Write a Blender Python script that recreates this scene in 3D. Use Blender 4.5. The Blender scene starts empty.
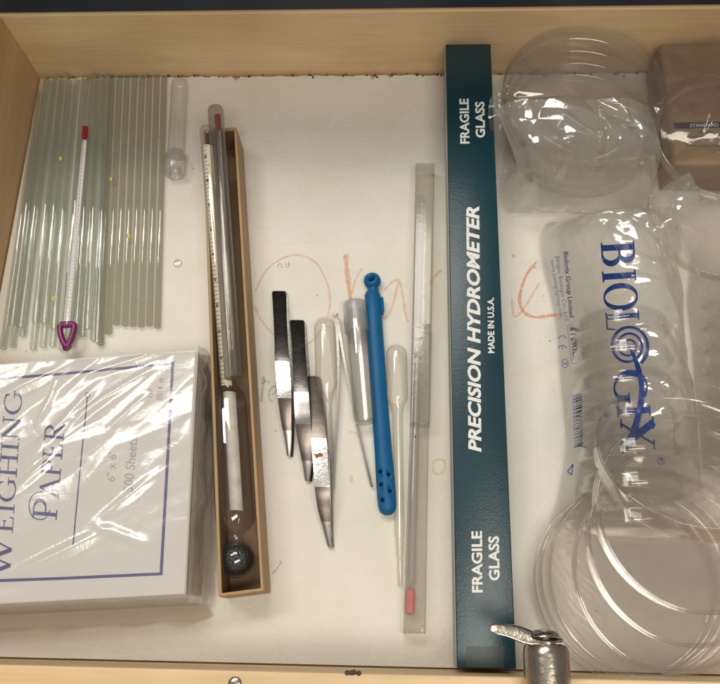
import bpy, math, random
from mathutils import Vector, Matrix, noise
random.seed(11)
SC = bpy.context.scene
COL = SC.collection
R = math.radians

# ------------------------------------------------------------------ camera
S = 1.1
F_PX = 805.6
CAM_LOC = Vector((0.2510, -0.3609, 0.4603)) * S
RX, RY, RZ = 0.3433, 0.0391, 0.0209
CAM_ROT = Matrix.Rotation(RZ, 3, 'Z') @ Matrix.Rotation(RY, 3, 'Y') @ Matrix.Rotation(RX, 3, 'X')
cam_d = bpy.data.cameras.new('camera')
cam = bpy.data.objects.new('camera', cam_d)
COL.objects.link(cam)
cam.matrix_world = Matrix.Translation(CAM_LOC) @ CAM_ROT.to_4x4()
cam_d.sensor_fit = 'HORIZONTAL'
cam_d.sensor_width = 36.0
cam_d.lens = F_PX / 720 * 36
cam_d.clip_start = 0.01
cam_d.clip_end = 50
cam_d.dof.use_dof = False
SC.camera = cam

# ------------------------------------------------------------------ light
world = bpy.data.worlds.new('World')
SC.world = world
world.use_nodes = True
bgn = world.node_tree.nodes['Background']
bgn.inputs['Color'].default_value = (1.0, 0.93, 0.83, 1)
bgn.inputs['Strength'].default_value = 0.245


def rect_lamp(name, loc, target, sx, sy, power, col):
    d = bpy.data.lights.new(name, 'AREA')
    d.shape = 'RECTANGLE'
    d.size, d.size_y = sx, sy
    d.energy = power
    d.color = col
    o = bpy.data.objects.new(name, d)
    COL.objects.link(o)
    o.location = loc
    o.rotation_euler = (Vector(target) - Vector(loc)).to_track_quat('-Z', 'Y').to_euler()
    return o


rect_lamp('ceiling_panel', (0.00, 0.62, 1.70), (0.00, 0.62, 0), 0.85, 0.46, 12.6, (1.0, 0.95, 0.86))
rect_lamp('ceiling_panel', (-0.78, 0.44, 1.95), (-0.78, 0.44, 0), 0.62, 0.34, 11.5, (1.0, 0.95, 0.86))
rect_lamp('front_fill', (0.40, -0.64, 1.05), (0.26, -0.32, 0), 0.7, 0.22, 5.6, (1.0, 0.93, 0.81))  # added low fill for floor and back wall, no real fixture

SC.view_settings.view_transform = 'Standard'
SC.view_settings.look = 'None'
SC.view_settings.gamma = 1
SC.view_settings.exposure = 0.0
SC.render.engine = 'CYCLES'
SC.cycles.use_denoising = True
SC.cycles.max_bounces = 24
SC.cycles.transmission_bounces = 20
SC.cycles.glossy_bounces = 6
SC.cycles.diffuse_bounces = 5
SC.cycles.transparent_max_bounces = 64
SC.cycles.sample_clamp_indirect = 6.0


def at(px, py, z=0.0):
    d = CAM_ROT @ Vector(((px - 360) / F_PX, -(py - 342) / F_PX, -1.0))
    t = (z - CAM_LOC.z) / d.z
    return CAM_LOC + d * t


# ------------------------------------------------------------------ materials
class NT:
    def __init__(self, name):
        self.m = bpy.data.materials.new(name)
        self.m.use_nodes = True
        self.t = self.m.node_tree
        self.t.nodes.clear()
        self.out = self.n('ShaderNodeOutputMaterial')

    def n(self, typ, **kw):
        nd = self.t.nodes.new(typ)
        for k, v in kw.items():
            if k in ('blend_type', 'operation', 'data_type', 'noise_type', 'distribution', 'feature', 'wave_type', 'bands_direction'):
                setattr(nd, k, v)
            else:
                nd.inputs[k.replace('_', ' ')].default_value = v
        return nd

    def l(self, a, b):
        self.t.links.new(a, b)

    def math(self, op, a, b=None, clamp=False):
        nd = self.t.nodes.new('ShaderNodeMath')
        nd.operation = op
        nd.use_clamp = clamp
        for i, v in enumerate((a, b)):
            if v is None:
                continue
            if isinstance(v, (int, float)):
                nd.inputs[i].default_value = v
            else:
                self.l(v, nd.inputs[i])
        return nd.outputs[0]

    def ramp(self, fac, stops):
        r = self.t.nodes.new('ShaderNodeValToRGB')
        el = r.color_ramp.elements
        while len(el) < len(stops):
            el.new(0.5)
        for e, (p, c) in zip(el, stops):
            e.position = p
            e.color = c if len(c) == 4 else (*c, 1)
        self.l(fac, r.inputs[0])
        return r.outputs[0]

    def coord(self, scale=(1, 1, 1), rot=(0, 0, 0)):
        g = self.n('ShaderNodeNewGeometry')
        mp = self.t.nodes.new('ShaderNodeMapping')
        mp.inputs['Scale'].default_value = scale
        mp.inputs['Rotation'].default_value = rot
        self.l(g.outputs['Position'], mp.inputs['Vector'])
        return mp.outputs[0]

    def noise(self, vec, scale, detail=4, rough=0.55):
        nd = self.n('ShaderNodeTexNoise', Scale=scale, Detail=detail, Roughness=rough)
        self.l(vec, nd.inputs['Vector'])
        return nd.outputs['Fac']

    def bump(self, h, strength, dist):
        b = self.n('ShaderNodeBump', Strength=strength, Distance=dist)
        self.l(h, b.inputs['Height'])
        return b.outputs[0]


def mat_plain(name, col, rough=0.5, metallic=0.0, var=0.08, nscale=60, bump=0.0, bscale=400, spec=0.5):
    k = NT(name)
    p = k.n('ShaderNodeBsdfPrincipled', Roughness=rough, Metallic=metallic)
    p.inputs['Specular IOR Level'].default_value = spec
    v = k.coord()
    f = k.noise(v, nscale)
    lo = tuple(c * (1 - var) for c in col)
    hi = tuple(min(1, c * (1 + var)) for c in col)
    k.l(k.ramp(f, [(0.3, lo), (0.7, hi)]), p.inputs['Base Color'])
    if bump:
        k.l(k.bump(k.noise(v, bscale, 3), bump, 0.0005), p.inputs['Normal'])
    k.l(p.outputs[0], k.out.inputs[0])
    return k.m


def mat_wood(name, base, dark, axis='x', rough=0.5, seed=0.0):
    k = NT(name)
    p = k.n('ShaderNodeBsdfPrincipled', Roughness=rough)
    sc = {'x': (2.0, 17, 17), 'y': (17, 2.0, 17)}[axis]
    v = k.coord(sc)
    add = k.n('ShaderNodeVectorMath', operation='ADD')
    k.l(v, add.inputs[0])
    add.inputs[1].default_value = (seed, seed * 1.7, seed * 0.3)
    f1 = k.n('ShaderNodeTexNoise', Scale=1.0, Detail=6.0, Roughness=0.6, Distortion=0.9)
    k.l(add.outputs[0], f1.inputs['Vector'])
    f1 = f1.outputs['Fac']
    f2 = k.noise(k.coord((6, 6, 9)), 1.3, 3)
    f3 = k.noise(k.coord({'x': (14, 500, 500), 'y': (500, 14, 500)}[axis]), 1.0, 3)
    mid = tuple((a + b) / 2 for a, b in zip(base, dark))
    c = k.ramp(f1, [(0.25, dark), (0.45, mid), (0.62, base), (0.85, tuple(min(1, x * 1.08) for x in base))])
    mx = k.n('ShaderNodeMixRGB', blend_type='MULTIPLY', Fac=0.65)
    k.l(c, mx.inputs[1])
    k.l(k.ramp(f2, [(0.3, (0.72, 0.66, 0.58)), (0.65, (1, 1, 1))]), mx.inputs[2])
    mx2 = k.n('ShaderNodeMixRGB', blend_type='MULTIPLY', Fac=0.22)
    k.l(mx.outputs[0], mx2.inputs[1])
    k.l(k.ramp(f3, [(0.35, (0.7, 0.6, 0.5)), (0.55, (1, 1, 1))]), mx2.inputs[2])
    k.l(mx2.outputs[0], p.inputs['Base Color'])
    k.l(k.bump(f3, 0.12, 0.0004), p.inputs['Normal'])
    k.l(p.outputs[0], k.out.inputs[0])
    return k.m


def mat_liner():
    k = NT('white_board')
    p = k.n('ShaderNodeBsdfPrincipled', Roughness=0.62)
    v = k.coord()
    f = k.noise(v, 14, 8, 0.7)
    c = k.ramp(f, [(0.3, (0.70, 0.67, 0.585)), (0.6, (0.77, 0.74, 0.68)), (0.8, (0.74, 0.705, 0.63))])
    vo = k.n('ShaderNodeTexVoronoi', Scale=70.0)
    k.l(v, vo.inputs['Vector'])
    rnd = k.n('ShaderNodeSeparateColor')
    k.l(vo.outputs['Color'], rnd.inputs[0])
    size = k.math('MULTIPLY', k.math('POWER', rnd.outputs[0], 8.0), 0.085)
    spot = k.math('LESS_THAN', vo.outputs['Distance'], size)
    mx = k.n('ShaderNodeMixRGB', blend_type='MIX')
    k.l(k.math('MULTIPLY', spot, 0.45), mx.inputs[0])
    k.l(c, mx.inputs[1])
    mx.inputs[2].default_value = (0.28, 0.2, 0.12, 1)
    # faint scuffs
    sc = k.noise(k.coord((14, 120, 1), (0, 0, 0.5)), 1.0, 4)
    mx2 = k.n('ShaderNodeMixRGB', blend_type='MULTIPLY', Fac=0.35)
    k.l(mx.outputs[0], mx2.inputs[1])
    k.l(k.ramp(sc, [(0.62, (1, 1, 1)), (0.8, (0.8, 0.78, 0.74))]), mx2.inputs[2])
    k.l(mx2.outputs[0], p.inputs['Base Color'])
    k.l(k.bump(k.noise(v, 330, 4, 0.65), 0.75, 0.0008), p.inputs['Normal'])
    k.l(p.outputs[0], k.out.inputs[0])
    return k.m


def mat_thin(name, tint=(0.96, 0.96, 0.95), edge=(0.62, 0.63, 0.62), rough=0.04, haze=0.0, hazecol=(0.8, 0.79, 0.76),
             f0=0.05, fmul=1.0, bump=0.0, bscale=120, edgepow=2.0, warp=False, edgehaze=0.0):
    k = NT(name)
    lw = k.n('ShaderNodeLayerWeight', Blend=0.5)
    fac = lw.outputs['Facing']
    tr = k.n('ShaderNodeBsdfTransparent')
    k.l(k.ramp(k.math('POWER', fac, edgepow), [(0.0, tint), (1.0, edge)]), tr.inputs[0])
    gl = k.n('ShaderNodeBsdfGlossy', Roughness=rough)
    gl.inputs[0].default_value = (1, 1, 1, 1)
    fr = k.math('MULTIPLY', k.math('ADD', k.math('MULTIPLY', k.math('POWER', fac, 4.0), 0.9), f0), fmul, True)
    base = tr.outputs[0]
    if haze > 0:
        df = k.n('ShaderNodeBsdfDiffuse')
        df.inputs[0].default_value = (*hazecol, 1)
        tl = k.n('ShaderNodeBsdfTranslucent')
        tl.inputs[0].default_value = (*hazecol, 1)
        m0 = k.n('ShaderNodeMixShader', Fac=0.5)
        k.l(df.outputs[0], m0.inputs[1])
        k.l(tl.outputs[0], m0.inputs[2])
        m1 = k.n('ShaderNodeMixShader', Fac=haze)
        if edgehaze:
            k.l(k.math('ADD', k.math('MULTIPLY', k.math('POWER', fac, 5.0), edgehaze), haze), m1.inputs[0])
        k.l(base, m1.inputs[1])
        k.l(m0.outputs[0], m1.inputs[2])
        base = m1.outputs[0]
    m2 = k.n('ShaderNodeMixShader')
    k.l(fr, m2.inputs[0])
    k.l(base, m2.inputs[1])
    k.l(gl.outputs[0], m2.inputs[2])
    if bump:
        v = k.coord()
        if warp:
            ad = k.n('ShaderNodeVectorMath', operation='ADD')
            nn = k.n('ShaderNodeTexNoise', Scale=35.0)
            k.l(v, nn.inputs['Vector'])
            sc = k.n('ShaderNodeVectorMath', operation='SCALE')
            k.l(nn.outputs['Color'], sc.inputs[0])
            sc.inputs['Scale'].default_value = 0.03
            k.l(v, ad.inputs[0])
            k.l(sc.outputs[0], ad.inputs[1])
            v = ad.outputs[0]
        h = k.noise(v, bscale, 5, 0.6)
        h = k.math('ABSOLUTE', k.math('SUBTRACT', h, 0.5))
        b = k.bump(h, bump, 0.004)
        k.l(b, gl.inputs['Normal'])
        k.l(b, lw.inputs['Normal'])
    k.l(m2.outputs[0], k.out.inputs[0])
    return k.m


def mat_glass(name, col, rough=0.0, ior=1.48):
    k = NT(name)
    g = k.n('ShaderNodeBsdfGlass', Roughness=rough, IOR=ior)
    v = k.coord()
    k.l(k.ramp(k.noise(v, 40), [(0.3, tuple(c * 0.97 for c in col)), (0.7, col)]), g.inputs[0])
    k.l(g.outputs[0], k.out.inputs[0])
    return k.m


M = {}
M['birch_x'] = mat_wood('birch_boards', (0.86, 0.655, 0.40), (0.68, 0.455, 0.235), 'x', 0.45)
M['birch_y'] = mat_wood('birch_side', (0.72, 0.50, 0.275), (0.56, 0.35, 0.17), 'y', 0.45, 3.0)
M['birch_front'] = mat_wood('birch_front', (0.86, 0.67, 0.42), (0.72, 0.50, 0.27), 'x', 0.45, 7.0)
M['liner'] = mat_liner()
M['navy'] = mat_plain('navy_laminate', (0.016, 0.024, 0.042), 0.45, var=0.15)
M['slate'] = mat_plain('slate_worktop', (0.02, 0.021, 0.024), 0.5)
M['rod_glass'] = mat_glass('rod_glass', (0.955, 0.965, 0.945))
M['rod_white'] = mat_thin('soft_rod_glass', (0.935, 0.945, 0.93), (0.55, 0.60, 0.57), 0.05, 0.06, (0.88, 0.92, 0.88), f0=0.07, edgepow=7.0, fmul=1.2, edgehaze=0.5)
M['tidy_rod'] = mat_thin('tidy_rod_glass', (0.815, 0.81, 0.765), (0.93, 0.95, 0.93), 0.06, 0.04, (0.8, 0.8, 0.76), f0=0.06, edgepow=5.0, fmul=1.2, edgehaze=0.35)
M['rod_end'] = mat_thin('green_glass_end', (0.66, 0.78, 0.71), (0.5, 0.6, 0.55), 0.1, 0.05, (0.5, 0.6, 0.55), f0=0.1)
M['lab_glass'] = mat_thin('lab_glass', (0.96, 0.962, 0.955), (0.45, 0.455, 0.44), 0.02, 0.02, f0=0.075, edgepow=3.5, edgehaze=0.16)
M['case_plastic'] = mat_thin('case_plastic', (0.91, 0.90, 0.87), (0.36, 0.35, 0.32), 0.12, 0.14, f0=0.045, bump=0.06, bscale=90)
M['grey_tube'] = mat_thin('grey_tube', (0.76, 0.73, 0.69), (0.5, 0.48, 0.45), 0.14, 0.10, f0=0.04)
M['dish_plastic'] = mat_thin('dish_plastic', (0.992, 0.987, 0.982), (0.42, 0.39, 0.36), 0.035, 0.010, (0.88, 0.86, 0.84), f0=0.048, edgepow=3.6, fmul=1.15, edgehaze=0.10)
M['film'] = mat_thin('polythene_film', (0.95, 0.945, 0.935), (0.78, 0.76, 0.74), 0.11, 0.27, (0.82, 0.785, 0.74), f0=0.11, bump=0.12, bscale=30, warp=True)
M['small_dish'] = mat_thin('small_dish_plastic', (0.993, 0.99, 0.987), (0.62, 0.61, 0.60), 0.05, 0.012, (0.85, 0.83, 0.80), f0=0.045, edgepow=6.0, fmul=.9, edgehaze=0.25)
M['clear_film'] = mat_thin('clear_pouch_film', (0.95, 0.94, 0.93), (0.75, 0.73, 0.70), 0.10, 0.07, (0.7, 0.67, 0.62), f0=0.07, bump=0.1, bscale=24, warp=True)
M['sleeve_film'] = mat_thin('sleeve_film', (0.97, 0.965, 0.96), (0.8, 0.79, 0.77), 0.2, 0.05, (0.8, 0.78, 0.75), f0=0.10, bump=0.14, bscale=40, warp=True)
M['ldpe'] = mat_thin('soft_polythene', (0.97, 0.965, 0.94), (0.60, 0.58, 0.53), 0.13, 0.20, (0.93, 0.91, 0.86), f0=0.05, edgepow=3.5)
M['frosted_cap'] = mat_thin('frosted_cap', (0.93, 0.93, 0.93), (0.6, 0.6, 0.6), 0.2, 0.24, (0.78, 0.78, 0.77), f0=0.05)
M['steel'] = mat_plain('worn_steel', (0.50, 0.48, 0.46), 0.24, 1.0, 0.10, 60, 0.08, 260)
M['steel_hammer'] = mat_plain('pitted_steel', (0.62, 0.61, 0.60), 0.3, 1.0, 0.10, 200, 0.45, 500)
M['dark_reflect_steel'] = mat_plain('steel_dark_reflection', (0.10, 0.095, 0.09), 0.2, 1.0, 0.2, 120, 0.12, 300)  # dark reflection of the bench put into the steel colour
M['brown_reflect_steel'] = mat_plain('steel_brown_reflection', (0.17, 0.145, 0.13), 0.3, 1.0, 0.1, 60, 0.1, 320)  # brown reflection of the wood put into the steel colour
M['nickel'] = mat_plain('nickel_plate', (0.40, 0.355, 0.30), 0.27, 1.0, 0.1, 200, 0.35, 420)
M['bright_nickel'] = mat_plain('bright_nickel', (0.48, 0.46, 0.42), 0.16, 1.0, 0.1, 200, 0.15, 420)
M['rust'] = mat_plain('rust', (0.30, 0.13, 0.03), 0.8, 0, 0.4, 600)
M['blue'] = mat_plain('blue_plastic', (0.003, 0.105, 0.265), 0.45, 0, 0.06, 60, 0.12, 500, 0.3)
M['blue_shade'] = mat_plain('blue_bore_shade', (0.003, 0.06, 0.15), 0.6)  # darker copy of the blue, recess shade put into the colour
M['purple'] = mat_plain('purple_plastic', (0.17, 0.012, 0.10), 0.35)
M['red'] = mat_plain('red_spirit', (0.34, 0.012, 0.015), 0.35)
M['pink'] = mat_plain('pink_red_end', (0.66, 0.15, 0.14), 0.4)
M['white_back'] = mat_plain('white_glass_back', (0.80, 0.77, 0.82), 0.3, var=0.02)
M['grey_back'] = mat_plain('grey_glass_back', (0.42, 0.40, 0.37), 0.5, var=0.02)
M['aged_paper'] = mat_plain('aged_scale_paper', (0.62, 0.58, 0.52), 0.6, var=0.2, nscale=120)
M['scale_paper'] = mat_plain('scale_paper', (0.78, 0.70, 0.56), 0.6, var=0.05)
M['ink'] = mat_plain('black_ink', (0.03, 0.028, 0.028), 0.6)
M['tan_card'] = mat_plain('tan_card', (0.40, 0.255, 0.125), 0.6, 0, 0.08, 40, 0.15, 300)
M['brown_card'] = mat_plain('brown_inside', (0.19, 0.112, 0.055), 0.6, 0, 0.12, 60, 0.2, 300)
def mat_shot():
    k = NT('lead_shot')
    p = k.n('ShaderNodeBsdfPrincipled', Roughness=0.3, Metallic=0.3)
    vo = k.n('ShaderNodeTexVoronoi', Scale=620.0)
    k.l(k.coord(), vo.inputs['Vector'])
    k.l(k.ramp(vo.outputs['Color'], [(0.0, (0.02, 0.021, 0.024)), (1.0, (0.055, 0.056, 0.06))]), p.inputs['Base Color'])
    h = k.math('SUBTRACT', 1.0, k.math('POWER', vo.outputs['Distance'], 2.0))
    k.l(k.bump(h, 0.9, 0.0008), p.inputs['Normal'])
    k.l(p.outputs[0], k.out.inputs[0])
    return k.m


M['shot'] = mat_shot()
M['teal'] = mat_plain('teal_card', (0.003, 0.038, 0.054), 0.31, 0, 0.12, 30, 0.20, 800, 0.5)
M['grey_card'] = mat_plain('pale_card', (0.42, 0.41, 0.38), 0.6)
M['white_print'] = mat_plain('white_print', (0.78, 0.78, 0.75), 0.5, var=0.02)
M['paper'] = mat_plain('paper_sheet', (0.68, 0.655, 0.63), 0.6, 0, 0.02, 20)
M['blue_print'] = mat_plain('navy_print', (0.055, 0.065, 0.22), 0.5)
M['pale_print'] = mat_plain('pale_grey_print', (0.34, 0.33, 0.36), 0.5)
M['bag_print'] = mat_plain('blue_film_print', (0.007, 0.032, 0.17), 0.4)
M['bag_print_small'] = mat_plain('faded_film_print', (0.09, 0.12, 0.26), 0.5)
M['kraft'] = mat_plain('kraft_board', (0.31, 0.20, 0.125), 0.55, 0, 0.08, 20)
M['label_tan'] = mat_plain('tan_label', (0.30, 0.215, 0.12), 0.5)
M['label_navy'] = mat_plain('navy_label_band', (0.02, 0.02, 0.07), 0.45)
M['tape'] = mat_thin('clear_tape', (0.85, 0.85, 0.85), (0.6, 0.6, 0.6), 0.5, 0.05, f0=0.008)
M['dirt'] = mat_plain('dark_crumbs', (0.06, 0.045, 0.035), 0.8)
M['yellow'] = mat_plain('yellow_spot', (0.66, 0.50, 0.10), 0.6)


def mat_crayon(name, col, dens=0.5):
    k = NT(name)
    p = k.n('ShaderNodeBsdfPrincipled', Roughness=0.6)
    p.inputs['Base Color'].default_value = (*col, 1)
    t = k.n('ShaderNodeBsdfTransparent')
    f = k.noise(k.coord(), 620, 4, 0.7)
    m = k.n('ShaderNodeMixShader')
    a = k.ramp(f, [(0.25, (0, 0, 0)), (0.68, (1, 1, 1))])
    k.l(k.math('MULTIPLY', a, dens), m.inputs[0])
    k.l(t.outputs[0], m.inputs[1])
    k.l(p.outputs[0], m.inputs[2])
    k.l(m.outputs[0], k.out.inputs[0])
    return k.m


M['crayon'] = mat_crayon('orange_crayon', (0.84, 0.40, 0.21), 0.46)
M['crayon_strong'] = mat_crayon('strong_orange_crayon', (0.82, 0.27, 0.11), 0.68)
M['green_pencil'] = mat_crayon('green_pencil', (0.20, 0.30, 0.16), 0.38)
M['yellow_pencil'] = mat_crayon('yellow_pencil', (0.74, 0.62, 0.2), 0.45)
M['graphite'] = mat_crayon('graphite', (0.15, 0.14, 0.13), 0.45)


# ------------------------------------------------------------------ mesh helpers
class MB:
    def __init__(self):
        self.v, self.f = [], []

    def add(self, vs, fs):
        o = len(self.v)
        self.v += [Vector(p) for p in vs]
        self.f += [tuple(i + o for i in q) for q in fs]
        return self

    def box(self, x0, x1, y0, y1, z0, z1):
        return self.prism([(x0, y0), (x1, y0), (x1, y1), (x0, y1)], z0, z1)

    def prism(self, poly, z0, z1, top=None):
        n = len(poly)
        t = top or poly
        self.add([(p[0], p[1], z0) for p in poly] + [(p[0], p[1], z1) for p in t],
                 [tuple(range(n))[::-1], tuple(range(n, 2 * n))] + [(i, (i + 1) % n, n + (i + 1) % n, n + i) for i in range(n)])
        return self

    def tube(self, pts, rads, seg=20, cap=True, flat=1.0, up=None):
        """sweep of circles (or ellipses, flat < 1 across 'up') along points"""
        pts = [Vector(p) for p in pts]
        if isinstance(rads, (int, float)):
            rads = [rads] * len(pts)
        rings = []
        upv = Vector(up or (0, 0, 1))
        for i, p in enumerate(pts):
            a, b = pts[max(0, i - 1)], pts[min(len(pts) - 1, i + 1)]
            d = (b - a)
            if d.length < 1e-9:
                d = Vector((0, 1, 0))
            d.normalize()
            s = d.cross(upv)
            if s.length < 1e-4:
                s = d.cross(Vector((1, 0, 0)))
            s.normalize()
            u = s.cross(d)
            rings.append([p + (s * math.cos(2 * math.pi * k / seg) + u * flat * math.sin(2 * math.pi * k / seg)) * rads[i] for k in range(seg)])
        vs = [q for r in rings for q in r]
        fs = []
        for i in range(len(rings) - 1):
            for k in range(seg):
                fs.append((i * seg + k, i * seg + (k + 1) % seg, (i + 1) * seg + (k + 1) % seg, (i + 1) * seg + k))
        if cap:
            fs.append(tuple(range(seg))[::-1])
            fs.append(tuple((len(rings) - 1) * seg + k for k in range(seg)))
        return self.add(vs, fs)

    def lathe(self, origin, axis, prof, seg=64, close=False):
        """prof: (radius, height along axis)"""
        o, a = Vector(origin), Vector(axis).normalized()
        s = a.cross(Vector((0, 0, 1)))
        if s.length < 1e-4:
            s = Vector((1, 0, 0))
        s.normalize()
        t = a.cross(s)
        vs, fs, idx = [], [], []
        for r, h in prof:
            if r < 1e-7:
                idx.append([len(vs)])
                vs.append(o + a * h)
            else:
                idx.append(list(range(len(vs), len(vs) + seg)))
                vs += [o + a * h + (s * math.cos(2 * math.pi * k / seg) + t * math.sin(2 * math.pi * k / seg)) * r for k in range(seg)]
        pairs = list(zip(idx, idx[1:])) + ([(idx[-1], idx[0])] if close else [])
        for A, B in pairs:
            for k in range(seg):
                k2 = (k + 1) % seg
                if len(A) == 1 and len(B) == 1:
                    continue
                if len(A) == 1:
                    fs.append((A[0], B[k2], B[k]))
                elif len(B) == 1:
                    fs.append((A[k], A[k2], B[0]))
                else:
                    fs.append((A[k], A[k2], B[k2], B[k]))
        return self.add(vs, fs)

    def ribbon(self, pts, w):
        """flat strip along 3D points, widths w, lying in the XY plane"""
        pts = [Vector(p) for p in pts]
        if isinstance(w, (int, float)):
            w = [w] * len(pts)
        vs = []
        for i, p in enumerate(pts):
            a, b = pts[max(0, i - 1)], pts[min(len(pts) - 1, i + 1)]
            d = b - a
            n = Vector((-d.y, d.x, 0))
            n = n.normalized() if n.length > 1e-9 else Vector((1, 0, 0))
            vs += [p + n * w[i] / 2, p - n * w[i] / 2]
        return self.add(vs, [(2 * i, 2 * i + 1, 2 * i + 3, 2 * i + 2) for i in range(len(pts) - 1)])

    def grid(self, rows):
        n = len(rows[0])
        self.add([p for r in rows for p in r],
                 [(i * n + j, i * n + j + 1, (i + 1) * n + j + 1, (i + 1) * n + j) for i in range(len(rows) - 1) for j in range(n - 1)])
        return self

    def build(self, name, mat, parent=None, smooth=True, bevel=0.0, angle=40):
        off = Vector((0, 0, 0))
        p = parent
        while p is not None:
            off += Vector(p.location)
            p = p.parent
        me = bpy.data.meshes.new(name)
        me.from_pydata([v - off for v in self.v], [], self.f)
        import bmesh
        bm = bmesh.new()
        bm.from_mesh(me)
        bmesh.ops.recalc_face_normals(bm, faces=bm.faces)
        if bevel:
            es = [e for e in bm.edges if len(e.link_faces) == 2 and e.calc_face_angle(0) > R(30)]
            bmesh.ops.bevel(bm, geom=es, offset=bevel, segments=3, affect='EDGES', profile=0.5)
        bm.to_mesh(me)
        bm.free()
        me.materials.append(mat)
        if smooth:
            me.polygons.foreach_set('use_smooth', [True] * len(me.polygons))
            me.set_sharp_from_angle(angle=R(angle))
        o = bpy.data.objects.new(name, me)
        COL.objects.link(o)
        if parent is not None:
            o.parent = parent
        return o


def thing(name, label, cat, loc, group=None):
    o = bpy.data.objects.new(name, None)
    o.empty_display_size = 0.01
    COL.objects.link(o)
    o.location = loc
    return tag(o, label, cat, group)


def tag(o, label, cat, group=None, kind=None):
    o['label'] = label
    o['category'] = cat
    if group:
        o['group'] = group
    if kind:
        o['kind'] = kind
    return o


def lerp(a, b, t):
    return a + (b - a) * t


def smooth(t):
    t = max(0.0, min(1.0, t))
    return t * t * (3 - 2 * t)


def catmull(pts, n=10):
    P = [Vector(p) for p in pts]
    out = []
    for i in range(len(P) - 1):
        p0, p1, p2, p3 = P[max(0, i - 1)], P[i], P[i + 1], P[min(len(P) - 1, i + 2)]
        for k in range(n):
            t = k / n
            out.append(0.5 * ((2 * p1) + (p2 - p0) * t + (2 * p0 - 5 * p1 + 4 * p2 - p3) * t * t + (3 * p1 - p0 - 3 * p2 + p3) * t ** 3))
    out.append(P[-1])
    return out


# ---- lettering: built-in font turned into meshes, plus serif letters drawn as strokes
_cap = []


def text_local(s, offset=0.0, shear=0.0):
    cu = bpy.data.curves.new('lettering', 'FONT')
    cu.body = s
    cu.offset = offset
    cu.shear = shear
    cu.resolution_u = 3
    ob = bpy.data.objects.new('lettering', cu)
    COL.objects.link(ob)
    dg = bpy.context.evaluated_depsgraph_get()
    me = bpy.data.meshes.new_from_object(ob.evaluated_get(dg))
    vs = [v.co.copy() for v in me.vertices]
    fs = [tuple(p.vertices) for p in me.polygons]
    bpy.data.objects.remove(ob)
    bpy.data.curves.remove(cu)
    bpy.data.meshes.remove(me)
    return vs, fs


def cap_height():
    if not _cap:
        vs, _ = text_local('H')
        _cap.append(max(v.y for v in vs))
    return _cap[0]


def fit_text(mb, s, p0, p1, cap_px, surf, offset=0.0, shear=0.0, ccw=True):
    """lettering whose baseline runs from p0 to p1; surf(px, py) gives the 3D point"""
    vs, fs = text_local(s, offset, shear)
    x0 = min(v.x for v in vs)
    x1 = max(v.x for v in vs)
    ch = cap_height()
    d = Vector((p1[0] - p0[0], p1[1] - p0[1]))
    up = Vector((d.y, -d.x)).normalized()
    out = []
    for v in vs:
        u = (v.x - x0) / (x1 - x0)
        q = Vector(p0) + d * u + up * (v.y / ch * cap_px)
        out.append(surf(q.x, q.y))
    mb.add(out, fs)


def arc(cx, cy, rx, ry, a0, a1, n=24, thick=0.16, thin=0.05):
    pts, w = [], []
    for i in range(n + 1):
        a = R(lerp(a0, a1, i / n))
        pts.append((cx + rx * math.cos(a), cy + ry * math.sin(a)))
        w.append(thin + (thick - thin) * abs(math.cos(a)) ** 1.5)
    return pts, w


TH, TN = 0.15, 0.05


def seg(x0, y0, x1, y1, w0, w1=None, n=6):
    w1 = w0 if w1 is None else w1
    return [(lerp(x0, x1, i / n), lerp(y0, y1, i / n)) for i in range(n + 1)], [lerp(w0, w1, i / n) for i in range(n + 1)]


def serif(x, y, half=0.17):
    return seg(x - half, y, x + half, y, TN)


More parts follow.
